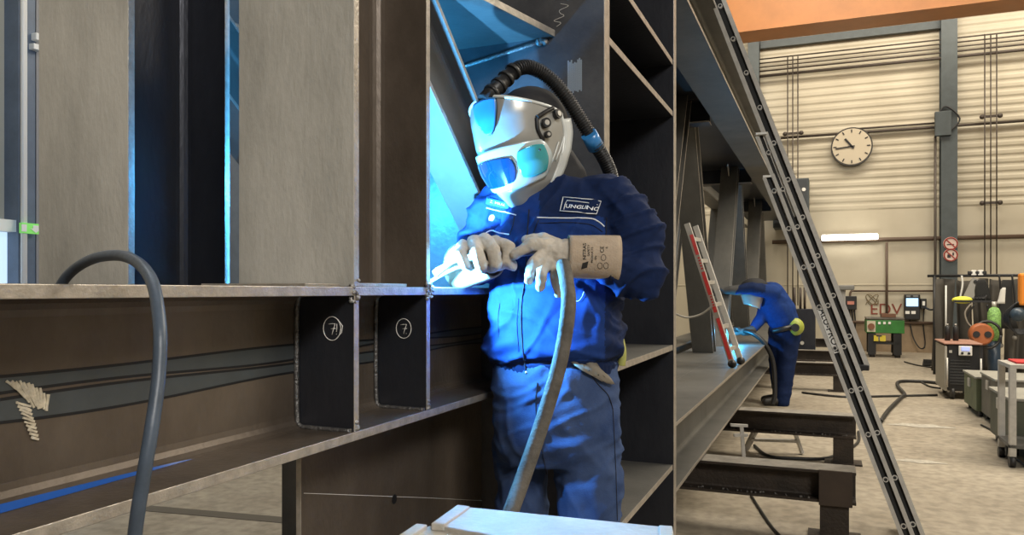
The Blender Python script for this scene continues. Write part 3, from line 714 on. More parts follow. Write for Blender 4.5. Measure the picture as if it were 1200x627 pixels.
BOOT = mat('black_boot_leather', (.015, .013, .012), .5)
for a in (Q(688, 862, 2.0), Q(611, 842, 2.09)):
    m = MB(); g = V((a.x, a.y, 0)); chain(m, [V((a.x, a.y, .17)), V((a.x, a.y, .06)), g+FB*.18+V((0, 0, .044))], [.060, .059, .044])
    m.box(g+FB*.07+V((0, 0, .018)), (.095, .29, .036), Matrix((SB, FB, CU)).transposed()); mesh_obj(remeshed(m, .008, 3), 'boot', [BOOT], P1)

# gloves --------------------------------------------------
def hand(pts_list, name, label, k=1.15):
    m = MB()
    for pts, rs in pts_list: chain(m, pts, rs, k)
    gm = displaced(remeshed(m, .0027, 2), lambda p, n: .0035*(.3-abs(nz(p, (30, 30, 30))))+.002*ridge(nz(p, (45, 45, 45))))
    g = mesh_obj(gm, 'welding_glove', [GLOVE], P1); g['label'] = label
    return g, gm
d1 = 1.925
g1, g1m = hand([
    ([W(644, 287, d1), W(622, 286, d1-.02), W(604, 298, d1-.01)], [.015, .0130, .0105]),
    ([W(641, 295, d1), W(626, 307, d1-.03), W(619, 328, d1-.01)], [.015, .0128, .010]),
    ([W(644, 301, d1), W(635, 318, d1-.035), W(633, 336, d1-.01)], [.015, .0125, .010]),
    ([W(652, 306, d1+.0), W(651, 325, d1-.02), W(655, 345, d1-.0)], [.014, .0115, .009]),
    ([W(652, 287, d1+.02), W(636, 279, d1+.03), W(616, 281, d1+.03)], [.015, .012, .010]),
    ([W(668, 300, 1.94), W(654, 296, 1.93), W(644, 294, d1)], [.038, .029, .023])], 'g', 'pale glove of the arm at right')
d2 = 1.965
g2, g2m = hand([
    ([W(580, 284, d2), W(596, 290, d2-.03), W(595, 306, d2-.03), W(585, 311, d2-.0)], [.016, .014, .013, .012]),
    ([W(568, 282, d2-.01), W(578, 293, d2-.05), W(581, 309, d2-.045), W(576, 314, d2)], [.016, .0145, .0135, .012]),
    ([W(556, 284, d2-.01), W(559, 296, d2-.055), W(564, 310, d2-.05), W(563, 315, d2)], [.016, .0145, .0135, .012]),
    ([W(543, 289, d2), W(540, 299, d2-.04), W(546, 309, d2-.035), W(550, 312, d2)], [.015, .0135, .012, .011]),
    ([W(562, 296, d2+.04), W(582, 302, d2+.02), W(600, 311, d2-.02)], [.018, .0140, .012]),
    ([W(562, 304, 2.03), W(562, 296, 1.99), W(560, 290, d2)], [.036, .032, .026])], 'g', 'pale glove of the arm at left')
def cuff(a, b, ra, rb, name, label, squash=.85):
    ax = (b-a).normalized(); u = V((0, 0, 1)); u = (u-ax*u.dot(ax)).normalized(); w = ax.cross(u)
    if w.dot(CF) > 0: w = -w
    def f(t, k):
        an = 2*pi*k; r = ra+(rb-ra)*t; wob = 1+.02*sin(an*3+t*4)
        return a+(b-a)*t+(u*sin(an)*r+w*cos(an)*r*squash)*wob
    g = MB().grid(f, 12, 48); o = g.build(name, [CUFF], P1, 0, -.0025); o['label'] = label
    MB().tube([f(1, k/48) for k in range(49)], .0028, 6, caps=False).build('hem', CUFF, o)
    MB().tube([f(.02, k/48) for k in range(49)], .0024, 6, caps=False).build('hem', CUFF, o)
    return o, f
cf, cfn = cuff(W(665, 300, 1.935), W(724, 303, 1.94), .051, .055, 'gauntlet_cuff', 'tan cuff printed with black safety marks')
cbv = bvh_of(MB().grid(cfn, 24, 96).mesh('t'))
INK = mat('black_print', (.02, .018, .015), .8)
def vtext(body, px, py, h): text_obj(body, 1, lambda x, y: on_surface(cbv, px-y*h, py-x*h, .0035), INK, 'printed_lettering', cf, .012)
vtext('NITRAS', 685, 295, 5.4); vtext('SAFETY', 689.8, 294, 3.8); vtext('PRODUCTS', 693.8, 299, 3.4); vtext('EN', 698, 302, 3.4)
vtext('CE', 705.5, 293, 6); vtext('II', 711, 291, 4)
for (cx, cy, r) in ((707, 302, 2.8), (703, 311, 2.8), (710, 311, 2.8)):
    MB().tube([on_surface(cbv, cx+r*cos(a), cy+r*1.2*sin(a), .003) for a in [k*pi/8 for k in range(17)]], .0006, 4).build('printed_symbol', INK, cf)
MB().grid(lambda u, v: on_surface(cbv, 681+7*u+1.5*v, 315-2*u-7*v, .003), 4, 4).build('printed_emblem', INK, cf)
cf2, cfn2 = cuff(W(577, 303, 1.98), W(540, 313, 2.11), .046, .062, 'gauntlet_cuff', 'pale cuff behind the glove at left', .85)

# hood and mask -------------------------------
HOOD = mat('black_head_cover', (.016, .016, .018), .8, bump=.1)
FH = (-CR*.63-CU*.32+(-CF)*.70).normalized(); SH = CU.cross(FH).normalized(); UH = FH.cross(SH)
rollq = R_(5)
SH, UH = SH*cos(rollq)+UH*sin(rollq), UH*cos(rollq)-SH*sin(rollq)
HC = W(619, 169, 2.13); MS = 1.035
MH = Matrix((SH, FH, UH)).transposed()
MBh = MB().ball(HC-FH*.035+UH*.045, (.096, .118, .110), 14, 0, MH)
capsule(MBh, W(644, 188, 2.16), W(656, 214, 2.16), .07, .08)
mesh_obj(remeshed(MBh, .006, 3), 'head_cover', [HOOD], P1)
def prof_(v, tab):
    for (v0, a0), (v1, a1) in zip(tab, tab[1:]):
        if v <= v1:
            t = (v-v0)/(v1-v0); t = t*t*(3-2*t)*.5+t*.5; return a0+(a1-a0)*t
    return tab[-1][1]
WT = [(0, .036), (.08, .060), (.2, .086), (.4, .106), (.6, .114), (.8, .113), (1, .106), (1.1, .1)]
FT = [(0, .112), (.08, .126), (.2, .140), (.4, .150), (.6, .152), (.8, .144), (1, .128), (1.1, .12)]
HT = lambda v: -.158+.300*v
def hs(a, v, off=0.):                                # mask surface: a = angle round from the nose (deg), v = height
    w, f = prof_(v, WT)*MS+off, prof_(v, FT)*MS+off; ar = R_(a)
    x = w*(1 if sin(ar) >= 0 else -1)*abs(sin(ar))**.88
    y = f*abs(cos(ar))**.88 if abs(a) < 90 else -.14*sin(R_(abs(a)-90))
    return HC+SH*x+FH*y+UH*(HT(v)*MS+off*.3*(v-.5))
def amax(v): return prof_(v, [(0, 60), (.12, 72), (.3, 86), (.55, 100), (.8, 103), (1.1, 98)])
def vtop(a): return 1.0-.30*(abs(a)/105)**1.7
MASK = mat('silver_grey_mask_shell', (.36, .355, .33), .30, .25, var=.08, vscale=9, coat=.3)
MASKT = mat('silver_mask_rim', (.62, .64, .62), .3, .1)
def shell(u, v):
    x = 2*v-1; vv = u*(1-.30*(abs(x))**1.7); return hs(x*amax(vv), vv)
mk = MB().grid(shell, 40, 64).build('welding_mask', [MASK], P1, 0, .003); mk['label'] = 'silver white welding mask'
edge = [shell(1-i/30, 1.) for i in range(31)]+[shell(i/30, 0.) for i in range(31)]+[shell(1, i/30) for i in range(31)]
MB().tube(edge, .0045, 8).build('mask_rim', MASKT, mk)
MB().grid(lambda u, v: shell(u*.93, 1.)*(1-v)+(shell(u*.93, 1.)-FH*.030+SH*.004-UH*.004)*v, 24, 3).build('face_seal', MASKT, mk, 0, .002)
VIS = mat('dark_blue_visor_glass', (.004, .03, .08), .06, .0, coat=1, spec=1.)
VFR = mat('pale_visor_frame', (.50, .56, .56), .25, .15)
def hpatch(cx, cy, hx, hy, off, m, name, parent, taper=0.):
    def f(u, v):
        x, y = 2*u-1, 2*v-1
        xx = x*sqrt(max(0, 1-y*y*.30)); yy = y*sqrt(max(0, 1-x*x*.30)); xx *= 1-taper*yy
        return hs(cx+xx*hx, cy+yy*hy, off)
    return MB().grid(f, 20, 20).build(name, m, parent, 0, .004)
hpatch(14, .385, 60, .185, .005, VFR, 'visor_frame', mk); hpatch(-4, .37, 33, .120, .0085, VIS, 'visor_glass', mk, taper=-.05)
hpatch(50, .39, 18, .125, .009, mat('cyan_side_window', (.05, .35, .38), .15, .1, coat=1), 'side_window', mk)
BV = mat('blue_vent_plastic', (.03, .20, .50), .35, 0, coat=.4)
def vent(u, v):
    x = (2*u-1); w_ = 17*max(0.001, v)**.5*(1-.18*v**5); return hs(8+x*w_, .69+.29*v-.02*x*x*v, .010)
MB().grid(vent, 14, 14).build('air_inlet', BV, mk, 0, .008)
MB().tube([vent(u, v) for u, v in [(0, 1-i/12) for i in range(12)]+[(i/6, .01) for i in range(7)]+[(1, i/12) for i in range(1, 13)]], .0024, 6).build('inlet_gasket', BLACK, mk)
for a_, v_, r_ in ((74, .655, .013), (90, .70, .013), (73, .56, .009)):
    c = hs(a_, v_, .002); nr = (hs(a_, v_, .02)-hs(a_, v_, 0)).normalized()
    k_ = MB().cyl(c, c+nr*.012, r_, 18).build('adjuster_knob', BLACK, mk); MB().cyl(c+nr*.012, c+nr*.014, r_*.55, 14).build('knob_cap', ALU, k_)
MB().tube(smooth_path([hs(66, .72, .006), hs(76, .74, .006), hs(88, .76, .006)]), .006, 6).build('pivot_arm', BLACK, mk)
MB().tube(smooth_path([hs(66, .72, .004), hs(64, .62, .004), hs(68, .52, .004)]), .005, 6).build('pivot_arm', BLACK, mk)
for i in range(3): MB().tube([hs(72+i*8+3*t, .30+i*.03+t*.035, .002) for t in range(6)], .002, 6).build('shell_ridge', MASKT, mk)
MB().ball(hs(60, .46, .012), .0035, 6).build('screw', BLACK, mk)
# air hose
h0 = hs(6, .97, .012); h1 = W(600, 85, 2.04)
MB().tube([h0, h0.lerp(h1, .5), h1], [.0195, .0205, .018], 20).build('hose_connector', BLACK, mk)
for t in (.25, .5, .75, 1.0): p = h0.lerp(h1, t); q = h0.lerp(h1, t+.08); MB().cyl(p, q, .0235, 20).build('connector_ring', BLACK, mk)
hp_ = smooth_path([h1, W(608, 80, 2.05), W(622, 79, 2.07), W(642, 90, 2.09), W(662, 112, 2.10), W(682, 143, 2.11), W(697, 168, 2.12), W(710, 190, 2.15), W(718, 215, 2.19), W(720, 260, 2.24), W(716, 330, 2.27)], 26)
fine = []
for i in range(len(hp_)-1): fine += [hp_[i].lerp(hp_[i+1], t) for t in (0, .5)]
dist = 0; rf = []; pv = fine[0]
for p in fine: dist += (p-pv).length; pv = p; rf.append(.0180+.0024*sin(dist*2*pi/.0072))
MB().tube(fine, rf, 18).build('air_hose', BLACK, P1)['label'] = 'black corrugated breathing hose'
MB().tube([W(690, 157, 2.10), W(698, 172, 2.13)], [.0225, .0235], 18).build('hose_sleeve', BV, P1)

# torch ----------------------------------------------------
tc_ = thing('welding_torch', W(600, 298, 1.88), 'welding torch held in both gloves of the near welder, its leather-sleeved cable hanging down', 'welding torch')
MB().tube(smooth_path([W(652, 290, 1.91), W(625, 294, 1.92), W(604, 297, 1.93), W(585, 300, 1.945), W(560, 302, 1.97)]), [.0105]*20+[.010]*13, 14).build('handle', mat('grey_torch_handle', (.12, .14, .16), .5), tc_)
MB().tube(smooth_path([W(560, 302, 1.97), W(540, 303, 1.975), W(527, 308, 1.975), W(517, 315, 1.975), W(509, 321, 1.97)]), [.0072]*24+[.0095]*9, 12).build('gooseneck', mat('heat_stained_metal', (.4, .38, .34), .35, .7, var=.2), tc_)
MB().tube(smooth_path([W(660, 310, 1.87), W(664, 330, 1.81), W(666, 360, 1.76), W(657, 420, 1.74), W(637, 490, 1.72), W(613, 560, 1.68), W(597, 605, 1.62), W(585, 650, 1.57)]), .0175, 16).build('cable_sleeve', LEATHER, tc_)
fl = tag(MB().tube(smooth_path([W(560, 307, 1.98), W(530, 316, 1.985), W(504, 330, 1.985)]), .0050, 8).build('filler_rod', WELD), 'thin bright rod held against the weld below the torch neck', 'rod')

# far welder ----------------------------------------------
DW = 8.75
def w2(px, py, dd=0.): return W(px, py, DW+dd)
lz = (w2(912, 474)).z
b2 = MB()
def legs2(m, k):
    chain(m, [w2(925, 390), w2(921, 430, -.03), w2(917, 470, -.05)], [.13*k, .10*k, .085*k]); chain(m, [w2(913, 390, .1), w2(911, 430, .12), w2(915, 468, .15)], [.125*k, .095*k, .075*k])
    m.ball(w2(919, 388), (.17*k, .15*k, .14*k), 8)
def torso2(m, k):
    chain(m, [w2(921, 384), w2(914, 366), w2(903, 347)], [.155*k, .18*k, .165*k])
    chain(m, [w2(906, 343, -.12), w2(882, 338, -.22), w2(862, 340, -.2)], [.085*k, .07*k, .055*k])
    chain(m, [w2(900, 348, .1), w2(893, 372, .0), w2(880, 388, -.05)], [.085*k, .065*k, .05*k])
legs2(b2, .8); torso2(b2, .8); b2.ball(w2(886, 341), .10, 8); chain(b2, [w2(890, 342), w2(900, 345)], [.07, .07])
P2 = mesh_obj(remeshed(b2, .02, 3), 'person', [SKIN]); tag(P2, 'person in dark blue workwear bending over the girder in the distance', 'person')
m = MB(); torso2(m, 1); jm2 = displaced(remeshed(m, .016, 4), lambda p, n: .02*(.3-abs(nz(p, (7, 7, 9)))))
mesh_obj(jm2, 'work_jacket', [BLUEJ, NAVY], P2, lambda c: 1 if topix(c)[1] < 343 and topix(c)[0] < 897 else 0)
m = MB(); legs2(m, 1); mesh_obj(displaced(remeshed(m, .016, 4), lambda p, n: .02*(.3-abs(nz(p, (7, 7, 7))))), 'work_trousers', [NAVY], P2)
m = MB()
for px, py, dd in ((915, 472, -.05), (913, 471, .15)):
    g = w2(px, py, dd); g = V((g.x, g.y, 0)); chain(m, [g+V((0, 0, .13)), g+V((0, 0, .06)), g-CR*.17+V((0, 0, .045))], [.06, .06, .045])
    mesh_obj(remeshed(m, .012, 3), 'boot', [BOOT], P2); m = MB()
MB().ball(w2(884, 335), (.15, .13, .09), 10).build('head_cover', HOOD, P2)
mm = MB(); c = w2(880, 348, -.06)
mm.grid(lambda u, v: c+CR*(.14*cos(pi*(.0+1.0*u))*(1-.35*v))-CF*(.10*sin(pi*u)+.02)+CU*(.05-.16*v-.03*cos(pi*u)), 16, 8); mm.build('welding_mask', MASK, P2, 0, .004)
for pts, rs in (([w2(866, 340, -.2), w2(856, 340, -.2), w2(846, 341, -.18)], [.06, .05, .035]), ([w2(881, 387, -.05), w2(872, 389, -.07), w2(866, 388, -.07)], [.055, .045, .03])):
    m = MB(); chain(m, pts, rs); e = pts[-1]
    for k in range(4): chain(m, [e+CU*(.03-.02*k), e-CR*.07+CU*(.03-.022*k), e-CR*.10+CU*(.01-.022*k)], [.017, .015, .012])
    chain(m, [e+CU*.01-CF*.02, e-CR*.04-CF*.05+CU*.03], [.018, .014])
    mesh_obj(remeshed(m, .008, 2), 'welding_glove', [mat('dark_work_glove', (.05, .05, .05), .8)], P2)
pk = MB().ball(w2(932, 383, -.12), (.095, .08, .10), 10).build('hip_filter_pack', mat('lime_yellow_plastic', (.30, .34, .05), .5), P2)
MB().cyl(w2(932, 384, -.22), w2(932, 384, -.19), .045, 12).build('filter_cap', BLACK, pk)
MB().tube(smooth_path([w2(906, 388, -.1), w2(920, 385, -.17), w2(936, 380, -.1)]), .03, 8).build('belt', BLACK, P2)
t2_ = thing('welding_torch', w2(868, 388), 'torch with black cable held by the far welder', 'welding torch')
MB().tube(smooth_path([w2(866, 388, -.08), w2(857, 386, -.1), w2(853, 392, -.1)]), .018, 8).build('torch_neck', BLACK, t2_)
MB().tube(smooth_path([w2(872, 388, -.1), w2(884, 392, -.18), w2(897, 404, -.22), w2(906, 425, -.22), w2(908, 460, -.25), w2(905, 474, -.25)]), .026, 8).build('torch_cable', BLACK, t2_)
# ================================================================== BACK WALL FITTINGS
PIPE = mat('dark_steel_pipe', (.075, .06, .05), .5, .4); PIPB = mat('brown_conduit', (.10, .065, .045), .6)
XA, XB = WY(885, 300, YB-.1).x, XR-.5
for k, (y, r) in enumerate(((55, .016), (60, .014), (65, .014), (70, .018), (76, .032))):
    p = WY(1025, y, YB-.22)
    tag(MB().cyl((XA-.4, YB-.22, p.z), (XB, YB-.22, p.z), r, 8).build('wall_pipe', PIPE), ['topmost', 'second from top', 'middle', 'second from bottom', 'thickest and lowest'][k]+' of five dark pipes running under the crane', 'pipe')
def hpipe(y, px, x0, x1, r, m, lab, off=.1):
    p = WY(px, y, YB-off); return tag(MB().cyl((WY(x0, 0, YB-off).x, YB-off, p.z), (WY(x1, 0, YB-off).x, YB-off, p.z), r, 8).build('wall_conduit', m), lab, 'conduit')
hpipe(154, 1025, 915, 1260, .028, PIPE, 'long dark conduit crossing behind the clock'); hpipe(148, 1045, 993, 1097, .02, PIPE, 'short dark rail just above the clock')
hpipe(281, 1025, 905, 1260, .045, PIPB, 'long brown conduit at tube lamp height'); hpipe(341, 1045, 997, 1096, .02, PIPB, 'thin brown conduit above the terminal')
p0 = WY(1039, 284, YB-.1); p1 = WY(1039, 371, YB-.1)
tag(MB().cyl((p0.x, YB-.13, p0.z), (p0.x, YB-.13, p1.z), .026, 8).build('wall_conduit', PIPB), 'vertical brown conduit dropping to the green bench', 'conduit')
def vset(pxs, y0, y1, lab, brk):
    for k, px in enumerate(pxs):
        a, b = WY(px, y0, YB-.28), WY(px, y1, YB-.28)
        tag(MB().cyl(a, (a.x, a.y, b.z), .0125, 8).build('wall_pipe', PIPE), lab % ('left', 'middle', 'right')[k], 'pipe')
    for y in brk:
        a, b = WY(pxs[0]-3, y, YB-.24), WY(pxs[-1]+4, y, YB-.24)
        o = thing('pipe_bracket', (a+b)/2, 'short bracket holding the three vertical pipes, %s' % ('left group' if pxs[0] < 1000 else ('right group upper one' if y < 200 else 'right group lower one')), 'bracket')
        MB().bar(a, (b.x, a.y, a.z), .03, .05).build('bracket_bar', PIPE, o)
        for q in (a, b): MB().ball((q.x, a.y, a.z), .05, 6).build('bracket_end', PIPE, o)
vset((923, 929, 935), 66, 358, '%s one of the three thin vertical pipes beside the tall ladder', (157,)); vset((1154, 1161, 1168), 40, 322, '%s one of the three thin vertical pipes at the right edge', (137, 238))
# box and loop on column
jx = WY(1105, 145, YB-.36); jb_ = thing('junction_box', jx, 'dark junction box with cables on the wall column', 'junction box')
MB().box(jx, (.3, .1, .5)).build('box_body', DG, jb_, .01); MB().tube(smooth_path([jx+V((-.15, 0, .1)), jx+V((.05, 0, .35)), jx+V((.3, 0, .08)), jx+V((.15, 0, -.15))]), .018, 6).build('cable_loop', BLACK, jb_)
tag(MB().cyl(WY(1096, 160, YB-.3), V((WY(1096, 160, YB-.3).x, YB-.3, 0.1)), .025, 8).build('wall_pipe', PIPE), 'dark pipe running down the left side of the wall column', 'pipe')
# clock
cc = WY(998, 172, YB-.16); ck = thing('wall_clock', cc, 'round wall clock with dark rim and cream face', 'clock'); rc = .415
def disc(c, r, t, m, name, par, n=40): return MB().cyl(c, c+V((0, -t, 0)), r, n).build(name, m, par)
disc(cc+V((0, .1, 0)), rc, .14, mat('dark_clock_rim', (.04, .035, .03), .4), 'rim', ck); disc(cc+V((0, -.04, 0)), rc*.93, .01, mat('cream_clock_face', (.55, .48, .36), .6), 'face', ck)
for k in range(12):
    a = k*pi/6; dv = V((sin(a), 0, cos(a))); MB().bar(cc+dv*rc*.72+V((0, -.055, 0)), cc+dv*rc*.88+V((0, -.055, 0)), .022, .01, V((0, 1, 0))).build('hour_mark', BLACK, ck)
for a, l, w_ in ((R_(264), .78, .025), (R_(322), .52, .04)):
    dv = V((sin(a), 0, cos(a))); MB().bar(cc-dv*.06+V((0, -.065, 0)), cc+dv*rc*l+V((0, -.065, 0)), w_, .01, V((0, 1, 0))).build('hand', BLACK, ck)
# tube lamp
a, b = WY(963, 279, YB-.3), WY(1029, 277, YB-.3)
tl = thing('tube_lamp', (a+b)/2, 'lit white fluorescent tube lamp on the back wall', 'lamp')
MB().span((a.x, YB-.2, a.z+.0), (b.x, YB-.1, a.z+.08)).build('lamp_housing', WHITE, tl); MB().cyl((a.x, YB-.26, a.z), (b.x, YB-.26, a.z), .055, 12).build('tube', mat('lit_tube', (1, 1, 1), .5, emit=(1, .93, .8), estr=9), tl)
# prohibition signs
for k, (x, y) in enumerate(((1114, 285.5), (1114, 299))):
    c = WY(x, y, YB-.34); o = thing('prohibition_sign', c, ['upper round no smoking sign on the wall column', 'lower round prohibition sign on the wall column'][k], 'sign')
    disc(c, .135, .01, mat('pink_white_sign', (.62, .48, .42), .6), 'sign_plate', o)
    MB().tube([c+V((.118*cos(t), -.014, .118*sin(t))) for t in [i*pi/12 for i in range(25)]], .014, 6).build('red_ring', mat('dark_red_ring', (.28, .03, .02), .6), o)
    MB().bar(c+V((-.085, -.014, .085)), c+V((.085, -.014, -.085)), .024, .006, V((0, 1, 0))).build('red_bar', MATS['dark_red_ring'], o)
    if k == 0: MB().bar(c+V((-.07, -.012, -.02)), c+V((.06, -.012, -.02)), .022, .004, V((0, 1, 0))).build('cigarette_symbol', BLACK, o)
    else: MB().box(c+V((-.03, -.012, -.02)), (.06, .004, .07)).box(c+V((.045, -.012, .02)), (.03, .004, .06)).build('fire_symbol', BLACK, o)
# dark board behind ladder
a, b = WY(906, 211, YB-.6), WY(948, 266, YB-.6)
o = thing('wall_cabinet', (a+b)/2, 'dark grey box on the wall behind the tall ladder', 'cabinet')
MB().span((a.x, YB-.65, b.z), (b.x, YB-.0, a.z)).build('cabinet_body', DG, o, .01); MB().span((a.x+.04, YB-.665, b.z+.04), (b.x-.04, YB-.65, a.z-.04)).build('cabinet_door', mat('dark_door', (.04, .045, .05), .5), o)
disc(WY(942, 222, YB-.67), .04, .01, WHITE, 'indicator', o)
# small breaker panel
def wbox(px0, py0, px1, py1, dep, off=.0):
    a, b = WY(px0, py0, YB-dep), WY(px1, py1, YB-dep); return (a.x, YB-dep, b.z), (b.x, YB-off, a.z)
bp_ = thing('breaker_panel', WY(996, 355, YB-.2), 'dark breaker panel with hanging cables left of the green bench', 'electrical panel')
MB().span(*wbox(989, 347, 1004, 363, .2, .02)).build('panel_body', BLACK, bp_, .01); MB().span(*wbox(993, 353, 1001, 357, .215, .2)).build('panel_label', mat('red_label', (.5, .2, .15), .6), bp_)
for k in range(4):
    p = WY(992+k*3, 363, YB-.1); MB().tube(smooth_path([p, p+V((.02, 0, -.3)), p+V((-.03, 0, -.8))]), .016, 6).build('cable', BLACK, bp_)
tag(MB().tube(smooth_path([WY(996, 347, YB-.1), WY(997, 342, YB-.1), WY(1000, 341, YB-.1)]), .025, 6).build('wall_conduit', PIPB), 'bent conduit stub above the breaker panel', 'conduit')
# notice scribbles
o = tag(MB().tube([WY(1022+7*cos(t)*(1+.15*sin(3*t)), 351+6*sin(t*1.3), YB-.016) for t in [i*.4 for i in range(40)]], .008, 4).build('chalk_drawing', mat('pencil_marks', (.25, .2, .12), .8)), 'faint round scribble on wall above the green bench', 'drawing')
w_ = WY(1038, 363, YB-.016)
tag(text_obj('EDV', .34, lambda x, y: (w_.x+x, w_.y, w_.z+y), mat('dark_red_paint', (.22, .05, .03), .7), 'painted_letters'), 'dark red painted letters EDV above the green bench', 'writing')
# baseboard heater pipe on lower wall
a = WY(980, 377, YB-.12); tag(MB().cyl((WY(978, 0, YB-.12).x, YB-.12, a.z), (WY(1096, 0, YB-.12).x, YB-.12, a.z), .03, 8).build('wall_conduit', PIPB), 'brown pipe along the dirty lower wall behind the bench', 'conduit')
# terminal
tm_ = thing('data_terminal', WY(1070, 360, YB-.3), 'black time terminal with glowing blue screen on the back wall', 'terminal')
MB().span(*wbox(1060, 345, 1078.5, 375, .22, .02)).build('terminal_body', BLACK, tm_, .02)
MB().span(*wbox(1062, 349.5, 1076, 359, .23, .21)).build('screen', mat('blue_screen', (.3, .5, .8), .3, emit=(.35, .6, 1), estr=1.6), tm_)
for x0 in (1061, 1068): MB().span(*wbox(x0, 364.5, x0+5, 368, .23, .21)).build('key_panel', WHITE, tm_)
MB().span(*wbox(1062, 346.2, 1067, 348, .23, .21)).span(*wbox(1070, 346.2, 1076, 348, .23, .21)).build('card_slot', mat('grey_slot', (.2, .2, .2), .5), tm_)
MB().span(*wbox(1079, 350, 1086, 362, .2, .02)).build('side_reader', BLACK, tm_, .01); MB().span(*wbox(1081, 353, 1084, 358, .21, .2)).build('reader_face', WHITE, tm_)
MB().tube(smooth_path([WY(1084, 360, YB-.3), WY(1090, 363, YB-.5), WY(1097, 362, YB-.6)]), .02, 6).build('arm', BLACK, tm_)
tag(MB().tube(smooth_path([WY(1066, 375, YB-.1), WY(1070, 395, YB-.15), WY(1078, 408, YB-.2), WY(1084, 404, YB-.1), WY(1082, 380, YB-.1), WY(1083, 362, YB-.1)]), .013, 6).build('hanging_cable', BLACK), 'thin black cable drooping below the terminal', 'cable')
# green bench
GRN = mat('green_bench_paint', (.03, .17, .03), .5, 0, var=.2); bdn = 16.6
def yb(px, py): return WY(px, py, bdn)
gb = thing('machine_bench', V((yb(1037, 400).x, bdn, 0)), 'green tool bench with yellow plate under the EDV letters', 'workbench')
def bspan(px0, py0, px1, py1, dep=.7, y=None):
    y = y or bdn; a, b = WY(px0, py0, y), WY(px1, py1, y); return (a.x, y, b.z), (b.x, y+dep, a.z)
MB().span(*bspan(1015, 372, 1060, 375)).build('bench_top', mat('grimy_top', (.12, .11, .09), .6, var=.3), gb, .01)
MB().span(*bspan(1015, 375, 1060, 391)).build('front_panel', GRN, gb, .01)
a_, b_2 = bspan(1016, 376, 1026, 389, .02, bdn-.02); o = MB().span(a_, b_2).build('control_plate', mat('cream_plate', (.55, .5, .38), .6), gb)
disc(V(((a_[0]+b_2[0])/2, bdn-.02, (a_[2]+b_2[2])/2)), .06, .04, mat('brown_dial', (.2, .08, .04), .5), 'dial', o)
for px in (1029, 1035, 1041): MB().span(*bspan(px, 377, px+3, 380, .02, bdn-.02)).build('switch', WHITE, gb)
MB().span(*bspan(1024, 393, 1038, 400, .02, bdn-.05)).build('yellow_plate', mat('yellow_plate', (.6, .48, .04), .5), gb)
text_obj('T', .15, lambda x, y: (yb(1030, 396.5).x+x, bdn-.055, yb(1030, 396.5).z+y), BLACK, 'plate_letter', gb, .005)
ztop = yb(1037, 391).z
for px0 in (1020, 1050):
    for dy in (0, .55):
        x = yb(px0+2, 400).x; MB().span((x-.07, bdn+dy, .06), (x+.07, bdn+dy+.12, ztop)).build('leg', BLACK, gb)
        MB().cyl((x-.05, bdn+dy+.06, .06), (x+.05, bdn+dy+.06, .06), .06, 10).build('caster', BLACK, gb)
MB().span(*bspan(1022, 401, 1055, 404, .6)).build('stretcher', BLACK, gb)
mbt = MB().span(*bspan(1033, 368, 1050, 372, .4)); mbt.build('clutter_box', mat('brown_box', (.15, .07, .04), .7), gb)

# dark steel block by far welder
a, b = W(930, 362, 12.5), W(952, 412, 12.5)
o = thing('steel_block', V((a.x+.15, a.y, 0)), 'dark upright steel plate with punched holes behind the far welder', 'steel plate')
MB().span((a.x, a.y, 0), (a.x+.33, a.y+.3, a.z)).build('plate_body', STEELD, o, .005); disc(W(947, 386, 12.45), .045, .01, WHITE, 'hole', o); disc(W(940, 402, 12.45), .03, .01, STEELL, 'hole', o)
for k, px in enumerate((931, 938, 943)):
    p = W(px, 362, 12.5); 
    tag(MB().cyl(p, p+V((0, 0, .35)), .02, 8).build('red_valve_pipe', PIPE), ['left', 'middle', 'right'][k]+' pipe stub standing on the dark plate behind the far welder', 'pipe')
# grey pillar lamp thing left of bench
a = W(984, 338, 14.5); o = thing('grinder_stand', V((a.x, a.y, 0)), 'pale machine stand partly hidden behind the tall ladder', 'machine stand')
MB().span((a.x-.10, a.y-.1, 0), (a.x+.10, a.y+.1, a.z)).build('stand_post', mat('pale_grey_paint', (.35, .34, .32), .5), o, .01); MB().span((a.x-.16, a.y-.2, a.z-.03), (a.x+.25, a.y+.15, a.z+.06)).build('machine_head', mat('greyish_head', (.18, .18, .17), .5), o, .02)

# ================================================================== WELDING BOOTH at right
CUR = mat('grey_brown_curtain', (.065, .058, .048), .8, 0, var=.25, vscale=2, stretch=(3, 3, .4)); YCUR = 13.6
def yc(px, py, y=YCUR): return WY(px, py, y)
ztopc = yc(1150, 323).z; xa, xb = yc(1097, 300).x, 5.4
rk = thing('curtain_frame', V((xa, YCUR, 0)), 'black pole frame carrying the grey welding curtains', 'frame')
MB().cyl((xa-.12, YCUR, ztopc), (xb, YCUR, ztopc), .022, 8).build('top_rail', BLACK, rk); MB().cyl((xa-.02, YCUR, 0), (xa-.02, YCUR, ztopc), .025, 8).build('upright', BLACK, rk)
MB().cyl((xa+.12, YCUR-.12, .35), (xa+.12, YCUR-.12, ztopc-.15), .012, 8).build('bright_rod', WHITE, rk)
edges = [xa, yc(1118, 0).x, yc(1139, 0).x, yc(1158, 0).x, yc(1178, 0).x, 4.6, 5.4]
labs = ['leftmost hanging strip of the grey welding curtain', 'second hanging strip of the grey curtain, behind the black welding machine', 'third curtain strip, behind the orange cable drum', 'fourth curtain strip, behind the white cloth', 'fifth curtain strip, by the right edge of the photo', 'last curtain strip beyond the right edge']
